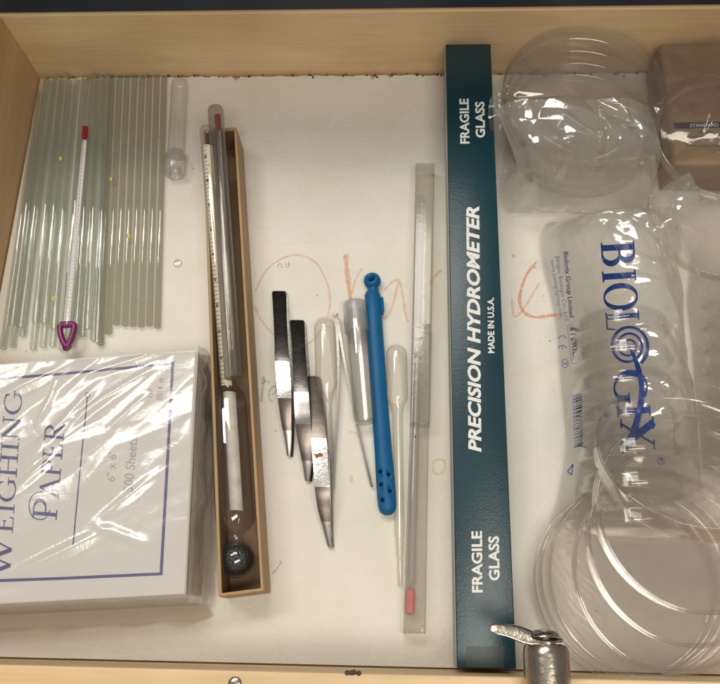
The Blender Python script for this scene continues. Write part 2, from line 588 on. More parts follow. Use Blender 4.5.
def glyph(c, th=TH):
    y0, y1 = TN / 2, 1 - TN / 2
    if c == 'B':
        return 0.78, [seg(.2, 0, .2, 1, th), seg(.03, y0, .4, y0, TN), seg(.03, y1, .38, y1, TN), seg(.2, .53, .38, .53, TN),
                      arc(.36, .755, .25, .22, 90, -90, thick=th), arc(.38, .28, .31, .255, 90, -90, thick=th)]
    if c == 'I':
        return 0.44, [seg(.22, 0, .22, 1, th), serif(.22, y0), serif(.22, y1)]
    if c == 'O':
        return 1.0, [arc(.5, .5, .40, .485, 0, 360, 48, thick=th)]
    if c == 'L':
        return 0.72, [seg(.2, 0, .2, 1, th), serif(.2, y1), seg(.03, y0, .66, y0, TN), seg(.64, .02, .69, .27, .07, .03)]
    if c == 'G':
        return 0.95, [arc(.5, .5, .41, .485, 48, 322, 40, thick=th), seg(.80, .1, .80, .42, th * .95), serif(.80, .44, .15), seg(.76, .97, .78, .72, .02, .06)]
    if c == 'X':
        return 0.88, [seg(.14, 1, .76, 0, th * 1.1), seg(.74, 1, .12, 0, TN * 1.2), serif(.16, y1), serif(.74, y1, .13), serif(.12, y0, .13), serif(.76, y0)]
    if c == 'W':
        return 1.3, [seg(.12, 1, .42, 0, th), seg(.42, 0, .66, .98, TN), seg(.56, 1, .86, 0, th), seg(.86, 0, 1.16, 1, TN), serif(.12, y1), serif(.6, y1), serif(1.16, y1, .13)]
    if c == 'E':
        return 0.74, [seg(.2, 0, .2, 1, th), seg(.03, y0, .62, y0, TN), seg(.03, y1, .58, y1, TN), seg(.2, .52, .48, .52, TN), seg(.59, .02, .64, .26, .06, .03), seg(.56, .98, .58, .77, .06, .03), seg(.48, .62, .48, .42, .05)]
    if c == 'H':
        return 0.96, [seg(.2, 0, .2, 1, th), seg(.76, 0, .76, 1, th), seg(.2, .52, .76, .52, TN), serif(.2, y0), serif(.2, y1), serif(.76, y0), serif(.76, y1)]
    if c == 'N':
        return 0.98, [seg(.18, 0, .18, 1, TN * 1.2), seg(.16, 1, .80, 0, th), seg(.80, 0, .80, 1, TN * 1.2), serif(.18, y0, .13), serif(.12, y1, .12), serif(.80, y1, .13)]
    if c == 'P':
        return 0.72, [seg(.2, 0, .2, 1, th), serif(.2, y0), seg(.03, y1, .38, y1, TN), arc(.36, .73, .28, .245, 90, -90, thick=th), seg(.2, .485, .36, .485, TN)]
    if c == 'A':
        return 0.92, [seg(.44, 1, .12, 0, TN * 1.2), seg(.44, 1, .78, 0, th), seg(.22, .34, .64, .34, TN), serif(.12, y0, .12), serif(.78, y0, .14)]
    if c == 'R':
        return 0.82, [seg(.2, 0, .2, 1, th), serif(.2, y0), seg(.03, y1, .38, y1, TN), arc(.36, .745, .26, .235, 90, -90, thick=th), seg(.2, .51, .36, .51, TN), seg(.36, .51, .74, 0, th), seg(.7, y0, .84, y0, TN)]
    return 0.4, []


_lift = [0]


def put_glyph(mb, c, o, du, dv, surf, th=TH):
    """o: pixel of the letter's lower left corner; du, dv: pixel vectors of one unit advance / one cap height"""
    adv, strokes = glyph(c, th)
    o, du, dv = Vector(o), Vector(du), Vector(dv)
    for pts, ws in strokes:
        _lift[0] = (_lift[0] + 1) % 7
        L, Rr = [], []
        n = len(pts)
        for i in range(n):
            a, b = Vector(pts[max(0, i - 1)]), Vector(pts[min(n - 1, i + 1)])
            d = (b - a).normalized()
            nn = Vector((-d.y, d.x)) * ws[i] / 2
            for q, dst in ((Vector(pts[i]) + nn, L), (Vector(pts[i]) - nn, Rr)):
                px = o + du * q.x + dv * q.y
                P = surf(px.x, px.y)
                P.z += 0.00003 * _lift[0]
                dst.append(P)
        mb.grid([L, Rr])


def put_word(mb, word, p0, p1, cap_px, surf, th=TH, up=None, scales=None):
    advs = [glyph(c)[0] for c in word]
    sc = scales or [1.0] * len(word)
    tot = sum(a * s for a, s in zip(advs, sc))
    d = Vector((p1[0] - p0[0], p1[1] - p0[1]))
    upv = Vector(up) if up else Vector((d.y, -d.x)).normalized()
    x = 0.0
    for c, a, s in zip(word, advs, sc):
        put_glyph(mb, c, Vector(p0) + d * (x / tot), d / tot * s, upv * cap_px * s, surf, th)
        x += a * s


# ================================================================== SETTING
X0, YD, H = 0.0, -0.38 * S, 0.0589 * S
XR = 0.545
bench = thing('lab_bench', 'dark navy laboratory bench front behind the open drawer', 'bench', (0.25, 0.05, 0.0))
MB().box(-0.60, 1.10, 0.0012, 0.04, H + 0.0012, 0.205).build('front_rail', M['navy'], bench, False, 0.001)
MB().box(-0.60, 1.10, 0.0415, 0.60, -0.05, 0.2035).build('carcass', M['navy'], bench, False)
MB().box(-0.65, 1.15, -0.0100, 0.62, 0.207, 0.235).build('worktop', M['slate'], bench, False, 0.003)

drawer = thing('drawer', 'open birch plywood drawer lined with white board', 'drawer', (0.25, -0.2, -0.008))
MB().box(-0.012, XR + 0.012, YD - 0.018, 0.012, -0.014, -0.0035).build('bottom_panel', M['birch_x'], drawer, False)
MB().box(-0.0120, XR + 0.012, 0.0, 0.013, -0.003, H).build('back_panel', M['birch_x'], drawer, False, 0.0012)
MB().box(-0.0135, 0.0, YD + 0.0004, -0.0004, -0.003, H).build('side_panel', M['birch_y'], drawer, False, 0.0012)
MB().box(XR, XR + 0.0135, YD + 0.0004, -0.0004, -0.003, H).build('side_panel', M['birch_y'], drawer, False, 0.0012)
MB().box(-0.0120, XR + 0.012, YD - 0.016, YD, -0.003, H).build('front_panel', M['birch_front'], drawer, False, 0.0012)


def screw_head(px, py, z, r, ax, parent, name='screw'):
    c = at(px, py, z)
    s = MB().lathe(c, ax, [(0, 0.0012), (r * .5, 0.0011), (r * .85, 0.0006), (r, 0), (r, -0.002), (0, -0.002)], 20).build(name, M['nickel'], parent)
    return c


for px, py in ((235, 684),):
    screw_head(px, py, H - .0004, 0.0040, (0, 0, 1), drawer)
c = at(352, 673.5, H)
m = MB()
for i in range(5):
    a = c + Vector((random.uniform(-.004, .004), random.uniform(-.0004, .001), 0))
    m.lathe(a, (0, 0.3, 1), [(0, .0012), (.0012, .0006), (.0014, -.0005), (0, -.001)], 7)
m.build('splinter', M['dirt'], drawer)

# cam lock fixed on the drawer front
ZL = H + 0.012
pa, pb = at(545.5, 645, ZL), at(545.5, 720, ZL)
RL = 0.0112
y_end = pa.y
lx = pa.x
lock = MB()
nrm = Vector((0.0, 1, 0))
lock.lathe((lx, y_end - 0.05, ZL), nrm, [(0, 0), (RL, 0), (RL, 0.046), (RL * .97, 0.0485), (RL * .9, 0.05), (RL * .62, 0.0502), (RL * .62, 0.0515), (0, 0.0515)], 48)
lock_o = lock.build('lock_barrel', M['nickel'], drawer)
# flat faces of the barrel and the cranked cam
prof = []
cp = [(562, 641.8, .0030, .0040), (552, 641.2, .0036, .0052), (541, 640.0, .0052, .0054), (531, 638.0, .0074, .0046), (522, 635.0, .0082, .0036), (514, 632.2, .0072, .0028), (506, 630.4, .0060, .0024), (497, 629.0, .0052, .0022), (492.5, 628.6, .0044, .0020), (490.5, 628.4, .0026, .0012)]
cm = MB()
rows = []
for px, py, ty, w in cp:
    p = at(px, py, ZL + 0.003)
    a8 = [R(22.5 + 45 * k) for k in range(9)]
    ring_ = []
    for k in range(17):
        an = 2 * math.pi * k / 16
        cx_, cz_ = math.cos(an), math.sin(an)
        sx_ = math.copysign(abs(cx_) ** .45, cx_) * ty / 2
        sz_ = math.copysign(abs(cz_) ** .45, cz_) * w / 2
        ring_.append(p + Vector((0, sx_, sz_ + sx_ * -.30)))
    rows.append(ring_)
cm.grid(rows)
n0 = len(cm.v)
cm.f += [tuple(range(16)), tuple(n0 - 17 + k for k in range(16))]
cm.build('lock_cam', M['nickel'], lock_o, True, 0.0, 40)
sc = at(545, 639.5, ZL + 0.004)
MB().lathe((sc.x, sc.y + 0.0010, ZL + 0.002), (0, 1, 0), [(.0078, 0), (.0078, .0004), (.0068, .0021), (.0045, .0034), (.002, .0039), (0, .004)], 32).build('lock_screw', M['bright_nickel'], lock_o)

# liner
liner = thing('drawer_liner', 'white board liner covering the drawer floor with orange crayon writing', 'liner', (0.25, -0.2, 0))
edge = []
xx = 0.0015
while xx < XR - 0.002:
    edge.append((xx, -0.0016 - 0.0016 * random.random() ** 3 - (0.003 if random.random() < 0.05 else 0)))
    xx += random.uniform(0.0015, 0.005)
poly = [(0.0008, YD + 0.001), (XR - 0.001, YD + 0.001)] + edge[::-1]
MB().prism(poly, -0.003, 0.0).build('board', M['liner'], liner, False)


def crayon(name, paths, mat, w=0.0021):
    for i, (pts, k) in enumerate(paths):
        q = catmull([(*p, 0) for p in pts], 8)
        MB().ribbon([at(p.x, p.y, 0.00012 + 0.00002 * i) for p in q],
                    [w * k * (0.75 + 0.5 * noise.noise(Vector((p.x * .13, p.y * .13, i)))) for p in q]).build(name, mat, liner, False)


crayon('crayon_stroke', [
    ([(255, 292), (265, 272), (281, 259), (298, 255), (315, 262), (326, 280), (330, 300), (327, 318), (318, 335), (305, 345), (290, 345), (272, 333), (260, 318), (254, 305)], 0.9),
    ([(346, 254), (347, 270), (349, 285), (351, 300)], 2.0), ([(345, 255), (350, 299)], 1.4),
    ([(352, 294), (355, 281), (362, 268)], 0.8),
    ([(382, 315), (385, 318), (389, 314), (394, 300), (397, 288), (399, 281)], 1.0), ([(385, 290), (390, 284), (396, 280), (400, 283), (403, 296), (405, 311), (408, 322)], 1.1),
    ([(430, 284), (434, 277), (442, 270)], 1.0),
    ([(512, 298), (513, 311), (515, 317), (521, 312), (530, 299), (539, 283)], 0.9)], M['crayon'])
crayon('crayon_stroke', [([(537, 261), (527, 274), (521, 290), (520, 303), (525, 313), (535, 317), (548, 316), (566, 313)], 1.3)], M['crayon_strong'])
crayon('green_stroke', [([(264, 376), (262, 392), (261, 402)], 1.2), ([(262, 384), (266, 381), (270, 383)], 0.8), ([(272, 395), (276, 391), (275, 386), (270, 390), (269, 398), (273, 402)], 0.8)], M['green_pencil'])
crayon('yellow_stroke', [([(437, 459), (433, 464), (434, 472), (440, 474), (445, 469), (444, 461), (437, 459)], 0.9), ([(349, 432), (355, 433), (359, 438)], 0.8), ([(351, 475), (352, 483)], 1.6)], M['yellow_pencil'])
crayon('pencil_stroke', [([(277, 267), (280, 263), (282, 267)], 0.45), ([(285, 263), (286, 266)], 0.45), ([(289, 262), (288, 266), (290, 265)], 0.45), ([(278, 268), (289, 267)], 0.3)], M['graphite'])
crayon('pencil_stroke', [([(272, 574), (277, 569), (281, 562), (279, 561)], 0.5)], M['graphite'])

# crumbs along the rear edge and strewn on the liner
cr = MB()
for i in range(120):
    if i < 85:
        x, y = random.uniform(0.0, 0.46), -0.0012 - abs(random.gauss(0, 0.0012))
        r = random.uniform(0.0004, 0.0013)
    else:
        x, y = random.uniform(0.01, 0.5), random.uniform(YD + 0.01, -0.01)
        r = random.uniform(0.0002, 0.0005)
    cr.lathe((x, y, r * .5), (random.uniform(-.5, .5), random.uniform(-.5, .5), 1), [(0, r * .5), (r * random.uniform(.6, 1.2), 0.1 * r), (r * .8, -r * .3), (0, -r * .5)], 5)
tag(cr.build('crumbs', M['dirt'], None, False), 'dark crumbs and specks along the rear edge of the liner', 'crumbs', None, 'stuff')

# ================================================================== GLASS RODS
RR = 0.00236


def rod(p, q, r, label, group, mat='rod_glass', hollow=False):
    p, q = Vector(p), Vector(q)
    d = (q - p).normalized()
    e = r * 0.22
    mb = MB()
    if hollow:
        L = (q - p).length
        mb.lathe(p, d, [(r * .5, 0), (r * .9, 0), (r, e), (r, L - e), (r * .9, L), (r * .5, L)], 20, True)
    else:
        mb.tube([p, p + d * e * .3, p + d * e, q - d * e, q - d * e * .3, q], [r * .8, r * .93, r, r, r * .93, r * .8], 20)
    o = mb.build('glass_rod', M[mat], None, True, 0, 35)
    if mat != 'rod_glass':
        o.data.materials.append(M['rod_end'])
        for pl in o.data.polygons:
            if abs(pl.normal.dot(d)) > .75:
                pl.material_index = 1
    return tag(o, label, 'rod', group)


ORD = ['first', 'second', 'third', 'fourth', 'fifth', 'sixth', 'seventh', 'eighth', 'ninth', 'tenth', 'eleventh', 'twelfth']
NR = 8
# tidy right-hand row
for i in range(NR):
    xt = 164.5 - 7.45 * i
    xb = 157.5 - 8.15 * i
    yb = [328, 326, 327, 326.5, 326, 325, 334, 345][i]
    rod(at(xt, 76.5 + random.uniform(-.6, .8), RR), at(xb, yb, RR), RR,
        'straight clear glass rod in the tidy row, %s from the stoppered vial' % ORD[i], 'glass rods lying in the tidy row', 'tidy_rod')
# looser left-hand layer
NL = 10
xs_b = [3, 12.5, 22.5, 33, 43, 52.5, 62, 72, 82.5, 93.5]
ends = [349, 347, 336, 349, 347, 346, 350, 346, 336, 340]
for i in range(NL):
    xt = 39.5 + 7.55 * i
    yt = 92 if i == 0 else 79 + random.uniform(-1, 2)
    b = at(xs_b[i], ends[i], RR)
    b.x = max(b.x, RR + 0.0008)
    a = at(xt, yt, RR)
    a.x = max(a.x, RR + 0.0012)
    rod(a, b, RR, 'clear glass rod in the bottom layer, %s from the left drawer wall' % ORD[i], 'loose glass rods in the bottom layer', 'rod_white', hollow=True)
# upper layer lying in the grooves
ZU = RR * 2.72
up_t = [43.5, 51, 58.5, 66, 73.5, 94, 101, 108]
up_b = [12, 20.5, 35, 44, 53.5, 76, 87, 97]
up_e = [325, 327, 322, 323, 328, 333, 329, 342]
up_y = [76, 82, 75, 74, 86, 71, 75, 73]
for i in range(8):
    a = at(up_t[i], max(up_y[i], 74), ZU)
    a.y = min(a.y, -0.002)
    rod(a, at(up_b[i], up_e[i], ZU), RR, 'clear glass rod resting on top of the bundle, %s from the left' % ORD[i], 'glass rods lying on top of the bundle', 'rod_white', hollow=True)
# yellow specks, each a small flattened blob on the glass
for (px, py, r), lb in zip(((60.5, 158.5, .0020), (111, 179, .0019), (128.5, 236, .0021), (53, 298.5, .0021)),
                           ('yellow fleck on the rods left of the red thermometer tip', 'yellow fleck on the rods right of the thermometer stem', 'yellow fleck on the tidy row of rods', 'yellow fleck on the rods near the purple ring')):
    z = RR * 2 + .0006 if px > 100 else ZU + RR
    c = at(px, py, z)
    mb = MB().tube([c + Vector((0, r * .8, 0)), c + Vector((0, r * .5, 0.0001)), c, c + Vector((0, -r * .5, 0)), c + Vector((0.0003, -r * .9, 0))], [r * .2, r * .6, r * .62, r * .4, r * .15], 8, flat=.4)
    tag(mb.build('yellow_fleck', M['yellow']), lb, 'fleck', 'yellow flecks on the rods')

# ------------------------------------------------------------------ thermometer with purple ring
ZT = ZU + RR + 0.0030
th_o = thing('thermometer', 'thin white backed glass thermometer with red tip and purple ring on the rods', 'thermometer', at(75, 220, ZT))
p, q = at(85.5, 76, ZT), at(66.5, 326, ZT)
p.y = min(p.y, -0.003)
d = (q - p).normalized()
MB().tube([p, p + d * .001, q - d * .001, q], [.0018, .0026, .0026, .0018], 20).build('glass_stem', M['lab_glass'], th_o)
a, b = at(84.6, 140, ZT - .0004), at(67.5, 322, ZT - .0004)
MB().tube([a, a + d * .002, b], [.0011, .0017, .0019], 12, flat=.35).build('white_backing', M['white_back'], th_o)
a, b = at(85.4, 126.5, ZT), at(84.3, 138.5, ZT)
MB().tube([a, a + d * .0006, b - d * .0006, b], [.0014, .0021, .0021, .0014], 14).build('red_tip', M['red'], th_o)
mk = MB()
for i in range(46):
    t = i / 45
    c = at(lerp(83.6, 68.2, t), lerp(150, 316, t), ZT + 0.00055)
    w = .0011 if i % 5 else .0018
    mk.ribbon([c + Vector((-w * .5, 0, 0)), c + Vector((w * .5, 0, 0))], .00022)
for i, t in enumerate((.42, .46, .58, .62)):
    c = at(lerp(83.6, 68.2, t) + 1.2, lerp(150, 316, t), ZT + 0.00057)
mk.build('scale_marks', M['ink'], th_o, False)
ring = [(60.5, 325), (60.2, 331), (62, 339), (65.5, 345.5), (67.8, 345.5), (71.2, 339), (73.6, 331), (74, 325), (67.5, 324)]
pts = catmull([at(x, y, ZT) for x, y in ring + ring[:1]], 6)
MB().tube(pts, .0020, 12, cap=False).build('purple_ring', M['purple'], th_o)
c = at(66.8, 346.5, ZT)
pts = [c + Vector((.0021 * math.cos(k * math.pi / 10), .0021 * math.sin(k * math.pi / 10), 0)) for k in range(21)]
MB().tube(pts, .0011, 8, cap=False).build('ring_eyelet', M['purple'], th_o)
c1, c2 = at(61.5, 325.5, ZT), at(73.2, 325, ZT)
MB().tube([c1, c2], .0019, 10).build('ring_collar', M['purple'], th_o)

# ------------------------------------------------------------------ small stoppered vial
v = thing('glass_vial', 'small clear glass vial with frosted stopper beside the rods', 'vial', at(177, 125, 0))
RV = .0062
p, q = at(180, 80, RV), at(176, 156, RV)
d = (q - p).normalized()
MB().tube([p + d * x for x in (0, .0008, .0025, .006)] + [q], [RV * .35, RV * .75, RV * .96, RV, RV], 28, cap=True).build('glass_body', M['lab_glass'], v)
mb = MB()
L = (q - p).length
mb.lathe(p, d, [(0, L - .004), (RV * .8, L - .004), (RV * .85, L), (RV * 1.25, L), (RV * 1.3, L + .001), (RV * 1.22, L + .014), (RV * 1.0, L + .0165), (RV * .8, L + .0165), (RV * .7, L + .010), (0, L + .010)], 28)
mb.build('stopper', M['frosted_cap'], v)
c = at(177.5, 263, .0012)
tag(MB().lathe(c, (0, 0, 1), [(0, .0004), (.0020, .0006), (.0026, .0004), (.0029, -.0002), (.0027, -.0011), (0, -.0011)], 24).build('clear_bumper', M['case_plastic']),
    'tiny round clear bumper dot lying on the white liner', 'bumper')

# ================================================================== PAPER PACKET
ZP = 0.040
pk = thing('paper_packet', 'packet of weighing paper in a clear crinkled sleeve', 'paper packet', at(90, 480, 0))
TR, BR = at(197, 350, ZP), at(184.5, 594, ZP)
TL0, BL0 = at(0, 364, ZP), at(0, 604, ZP)


def hit_x(a, b, x):
    t = (x - a.x) / (b.x - a.x)
    return a + (b - a) * t


TL, BL = hit_x(TR, TL0, 0.0055), hit_x(BR, BL0, 0.0055)
quad = [(BL.x, BL.y), (BR.x, BR.y), (TR.x, TR.y), (TL.x, TL.y)]
# the sheets: a pile whose edges wander a little from sheet to sheet
lay = MB()
nl = 26
lo = []
for i in range(nl):
    z = lerp(0.003, ZP - .0004, i / (nl - 1))
    j = Vector((random.uniform(-.0007, .0007), random.uniform(-.0007, .0007)))
    if i == nl - 1:
        j = Vector((0, 0))
    lo.append([Vector((x + j.x, y + j.y, z)) for x, y in quad])
for i in range(nl - 1):
    zt = lo[i + 1][0].z - .00012
    lay.prism([(p.x, p.y) for p in lo[i]], lo[i][0].z, zt)
lay.build('sheets', M['paper'], pk, False)
MB().prism(quad, ZP - .0003, ZP).build('cover_sheet', M['paper'], pk, False)
cs = lambda px, py: at(px, py, ZP + .00012)
cs2 = lambda px, py: at(px, py, ZP + .00018)
fr = MB()
fr.ribbon([cs(-40, 382), cs(60, 374), cs(174, 363.3)], .0016)
fr.ribbon([cs2(172.8, 362.0), cs2(167.5, 460), cs2(161, 574.8)], .0017)
fr.ribbon([cs(-40, 582), cs(60, 578.5), cs(162.3, 573.8)], .0016)
fr.build('printed_border', M['blue_print'], pk, False)
tx = MB()
put_word(tx, 'WEIGHING', (9.5, 580), (22.5, 391), 17.5, cs, 0.12, scales=[1.35] + [1] * 7)
put_word(tx, 'PAPER', (56.5, 521), (65, 423), 19.5, cs, 0.12, scales=[1.25, 1, 1, 1, 1])
q = catmull([(56, 497, 0), (46, 492, 0), (34, 494, 0), (29, 505, 0), (33, 517, 0), (44, 519, 0), (50, 510, 0)], 8)
tx.ribbon([at(p.x, p.y, ZP + .00016) for p in q], .0006)
q = [(87.5 + 2.2 * math.cos(a * math.pi / 8), 395 + 2.6 * math.sin(a * math.pi / 8)) for a in range(17)]
tx.ribbon([cs(*p) for p in q], .0004)
tx.ribbon([cs(87.3, 398), cs(80, 470), cs(73, 545)], .0008)
tx.build('title_print', M['blue_print'], pk, False)
sp = MB()
fit_text(sp, '6" x 6"', (114.5, 481.5), (116.5, 451), 7.6, cs)
sp.build('small_print', M['pale_print'], pk, False)
sp = MB()
fit_text(sp, '500 Sheets', (132.5, 492), (137.5, 437.5), 9.2, cs)
sp.build('small_print', M['pale_print'], pk, False)
sp = MB()
fit_text(sp, '3021 4', (162, 400.5), (163, 387), 5.5, cs, .01)
sp.build('small_print', M['pale_print'], pk, False)
sp = MB()
fit_text(sp, 'OF', (152, 398), (153, 389), 4, cs)
sp.build('small_print', M['pale_print'], pk, False)
sp = MB()
fit_text(sp, 'GR', (163, 383), (163.5, 378), 4, cs)
sp.build('small_print', M['pale_print'], pk, False)


# crinkled clear sleeve over the sheets
def crumple(x, y, sc, seed, n=3):
    s, a, f = 0.0, 1.0, sc
    w = Vector((noise.noise(Vector((x * sc * .5, y * sc * .5, seed))), noise.noise(Vector((x * sc * .5, y * sc * .5, seed + 9.1))), 0)) * 0.9
    for i in range(n):
        v = Vector((x * f, y * f, seed + i * 3.7)) + w
        s += a * (1 - 2.2 * abs(noise.noise(v)))
        a *= .5
        f *= 2.1
    return s


class Tin:
    """crumpled film: random heights on a jittered lattice joined by flat facets"""
    def __init__(self, seed, cell, ang=0.0, stretch=1.0, x0=-.12, x1=.62, y0=-.5, y1=.1):
        from mathutils.bvhtree import BVHTree
        rg = random.Random(seed)
        self.ca, self.sa, self.st = math.cos(ang), math.sin(ang), stretch
        nx, ny = int((x1 - x0) / cell) + 1, int((y1 - y0) / cell) + 1
        ext = .46 if stretch > 1.0 else .5
        n = int(2 * ext / cell) + 1
        vs = [Vector((-ext + cell * (i + rg.uniform(-.42, .42)), -ext + cell * (j + rg.uniform(-.42, .42)), rg.uniform(-1, 1))) for j in range(n) for i in range(n)]
        fs = []
        for j in range(n - 1):
            for i in range(n - 1):
                a, b, c, d = j * n + i, j * n + i + 1, (j + 1) * n + i + 1, (j + 1) * n + i
                fs += [(a, b, c), (a, c, d)] if rg.random() < .5 else [(a, b, d), (b, c, d)]
        self.b = BVHTree.FromPolygons(vs, fs)

    def __call__(self, x, y):
        x, y = x - .25, y + .2
        u, v = (x * self.ca + y * self.sa) / self.st, -x * self.sa + y * self.ca
        h = self.b.ray_cast(Vector((u, v, 5)), Vector((0, 0, -1)))
        return h[0].z if h[0] is not None else 0.0


def fold(x, y, cx, cy, ang, width, length):
    """one straight tent-shaped crease"""
    ca, sa = math.cos(ang), math.sin(ang)
    u = (x - cx) * ca + (y - cy) * sa
    w = -(x - cx) * sa + (y - cy) * ca
    return max(0.0, 1 - abs(w) / width) * max(0.0, 1 - (u / length) ** 2)


creases = []
tinP1, tinP2 = Tin(3, .011, R(40), 3.2), Tin(4, .007, R(32), 1.8)
for (px0, py0), (px1, py1), wd_, h_ in [((22, 470), (100, 385), .004, .0012), ((30, 450), (150, 372), .0035, .0012), ((60, 440), (110, 395), .003, .0010),
                                        ((100, 520), (165, 470), .004, .0010), ((10, 578), (110, 530), .005, .0012), ((95, 525), (150, 545), .004, .0009),
                                        ((5, 500), (60, 455), .004, .0012), ((90, 375), (172, 350), .004, .0012), ((110, 430), (150, 395), .003, .0009), ((0, 400), (80, 362), .005, .0013), ((40, 425), (60, 380), .003, .001)]:
    A, B = at(px0, py0, ZP), at(px1, py1, ZP)
    h_ *= 1.5
    creases.append(((A.x + B.x) / 2, (A.y + B.y) / 2, math.atan2(B.y - A.y, B.x - A.x), wd_, (B - A).length * .6, h_))
N1, N2 = 150, 150
ov = 0.0022
ax0, ay_t, ay_b = 0.003, None, None
qTL, qTR, qBR, qBL = Vector((TL.x - .002, TL.y + .003, 0)), Vector((TR.x + .004, TR.y + .0035, 0)), Vector((BR.x + .006, BR.y - .0045, 0)), Vector((BL.x - .002, BL.y - .0045, 0))
rows = []
for i in range(N1 + 1):
    t = i / N1
    row = []
    for j in range(N2 + 1):
        u = j / N2
        P = lerp(lerp(qTL, qTR, u), lerp(qBL, qBR, u), t)
        # drop over the rim
        du = (1 - u) * .155
        dt = min(t, 1 - t) * .15
        e = min(du, dt)
        corner = max(0, .010 - du) * max(0, .010 - dt) * 8
        z = ZP + .0012
        cres = 0.0
        for (cx, cy, an, w_, l_, h_) in creases:
            cres += h_ * fold(P.x, P.y, cx, cy, an, w_, l_)
        z += cres + (.0011 * (1 + tinP1(P.x, P.y)) + .0003 * (1 + tinP2(P.x, P.y))) * lerp(1.0, .35, smooth((t - .40) / .3))
        if e < .0045:
            k = 1 - e / .0045
            z = lerp(z, .004 + .003 * noise.noise(Vector((P.x * 40, P.y * 40, 5))), smooth(k) ** 0.8)
            out = k * k
            nx = Vector((1, 0, 0)) if du < dt else Vector((0, 1 if t < .5 else -1, 0))
            P = P + nx * (.004 * out * (1 + .9 * noise.noise(Vector((P.x * 55, P.y * 55, 1)))))
        row.append(Vector((max(P.x, .0012), P.y, z)))
    rows.append(row)
MB().grid(rows).build('clear_sleeve', M['sleeve_film'], pk, True, 0, 50)
# sealed flap gathered at the front and right edges
fl = MB()
for (z0, dz, amp, o) in ((.016, .0, .0016, .0075), (.009, .0, .0022, .0115), (.005, 0, .002, .0095)):
    r1, r2 = [], []
    for i in range(60):
        u = i / 59
        P = lerp(qBL, qBR, u)
        w = amp * noise.noise(Vector((u * 9, o * 300, 2)))
        r1.append(Vector((max(P.x, .002), P.y - .0005, z0 + .001)))
        r2.append(Vector((max(P.x, .002) + .003 * u, P.y - o * (1 - .35 * max(0, u - .9) / .1) + w, z0 - .004 + w)))
    fl.grid([r1, r2])
fl.build('sealed_flap', M['film'], pk)
fl = MB()
for (z0, o, sd_) in ((.030, .0050, 3), (.014, .0075, 7)):
    r1, r2, r3 = [], [], []
    for i in range(70):
        u = i / 69
        P = lerp(qTR, qBR, u) - Vector((.004, 0, 0))
        w = .0028 * noise.noise(Vector((u * 6, sd_, 2))) + .0012 * noise.noise(Vector((u * 17, sd_, 5)))
        r1.append(Vector((P.x, P.y, z0 + .008)))
        r2.append(Vector((P.x + o * .8 + w, P.y, z0 + .001)))
        r3.append(Vector((P.x + o * .7 + w * 1.3, P.y, max(.001, z0 - .009))))
    fl.grid([r1, r2, r3])
fl.build('side_gusset', M['film'], pk)

# ================================================================== CARD BOX WITH HYDROMETER
ZB = 0.028
bl, br, fr_, fl_ = at(202.5, 129.5, ZB), at(236.5, 127, ZB), at(264, 591, ZB), at(218.5, 597, ZB)
cb = thing('hydrometer_tray', 'narrow open tan card tray holding a glass hydrometer', 'tray', ((bl.x + fr_.x) / 2, (bl.y + fr_.y) / 2, 0))
outer = [Vector((p.x, p.y)) for p in (fl_, fr_, br, bl)]
cen = sum(outer, Vector((0, 0))) / 4


def inset(poly, t):
    n = len(poly)
    out = []
    for i in range(n):
        a, b, c2 = poly[i - 1], poly[i], poly[(i + 1) % n]
        d1, d2 = (b - a).normalized(), (c2 - b).normalized()
        n1, n2 = Vector((-d1.y, d1.x)), Vector((-d2.y, d2.x))
        bis = (n1 + n2)
        bis = bis / max(1e-6, bis.length_squared) * 2
        out.append(b + bis * t)
    return out


inner = inset(outer, .0019)
mb = MB()
vs = [(p.x, p.y, .0004) for p in outer] + [(p.x, p.y, ZB) for p in outer] + [(p.x, p.y, ZB) for p in inner] + [(p.x, p.y, .0035) for p in inner]
fs = []
for i in range(4):
    j = (i + 1) % 4
    fs += [(i, j, 4 + j, 4 + i), (4 + i, 4 + j, 8 + j, 8 + i), (8 + i, 8 + j, 12 + j, 12 + i)]
fs += [(0, 3, 2, 1)]
mb.add(vs, fs)
mb.build('tray_shell', M['tan_card'], cb, True, .0005, 30)
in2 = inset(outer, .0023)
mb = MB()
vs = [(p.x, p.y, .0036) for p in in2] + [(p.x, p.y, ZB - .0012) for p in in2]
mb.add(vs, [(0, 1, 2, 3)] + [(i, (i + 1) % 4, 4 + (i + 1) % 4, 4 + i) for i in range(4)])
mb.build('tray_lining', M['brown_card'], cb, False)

# hydrometer
hy = thing('hydrometer', 'glass hydrometer with paper scale and black shot bulb in the tan tray', 'hydrometer', at(232, 460, .0036))
RB = .0118
zc = .0036 + RB
p_b0, p_b1 = at(227, 384, zc), at(235.5, 531, zc)
ax = (p_b1 - p_b0).normalized()
st = at(206.5, 126, .0345)
prof_s = [st, lerp(st, p_b0, .02), lerp(st, p_b0, .5), lerp(st, p_b0, .97)]
RS = .0050
sd = (p_b0 - st).normalized()
bulb = MB()
Lb = (p_b1 - p_b0).length
bp = [(RS, -.004), (RS * 1.15, 0), (RB * .72, .004), (RB * .9, .008), (RB, .014), (RB, Lb - .010), (RB * .95, Lb - .004), (RB * .72, Lb), (RB * .36, Lb + .003), (RB * .42, Lb + .006), (RB * .52, Lb + .009)]
SB = .0098
for k in range(9):
    a = R(lerp(40, 178, k / 8))
    bp.append((SB * 1.08 * math.sin(a), Lb + .0165 - SB * 1.08 * math.cos(a) * 1.05))
bulb.lathe(p_b0, ax, bp, 40)
bulb.build('float_bulb', M['lab_glass'], hy)
MB().tube([st, st + sd * .0012, st + sd * .003] + [lerp(st, p_b0, t) for t in (.3, .6, .985)], [RS * .4, RS * .85, RS, RS, RS, RS], 24).build('glass_stem', M['lab_glass'], hy)
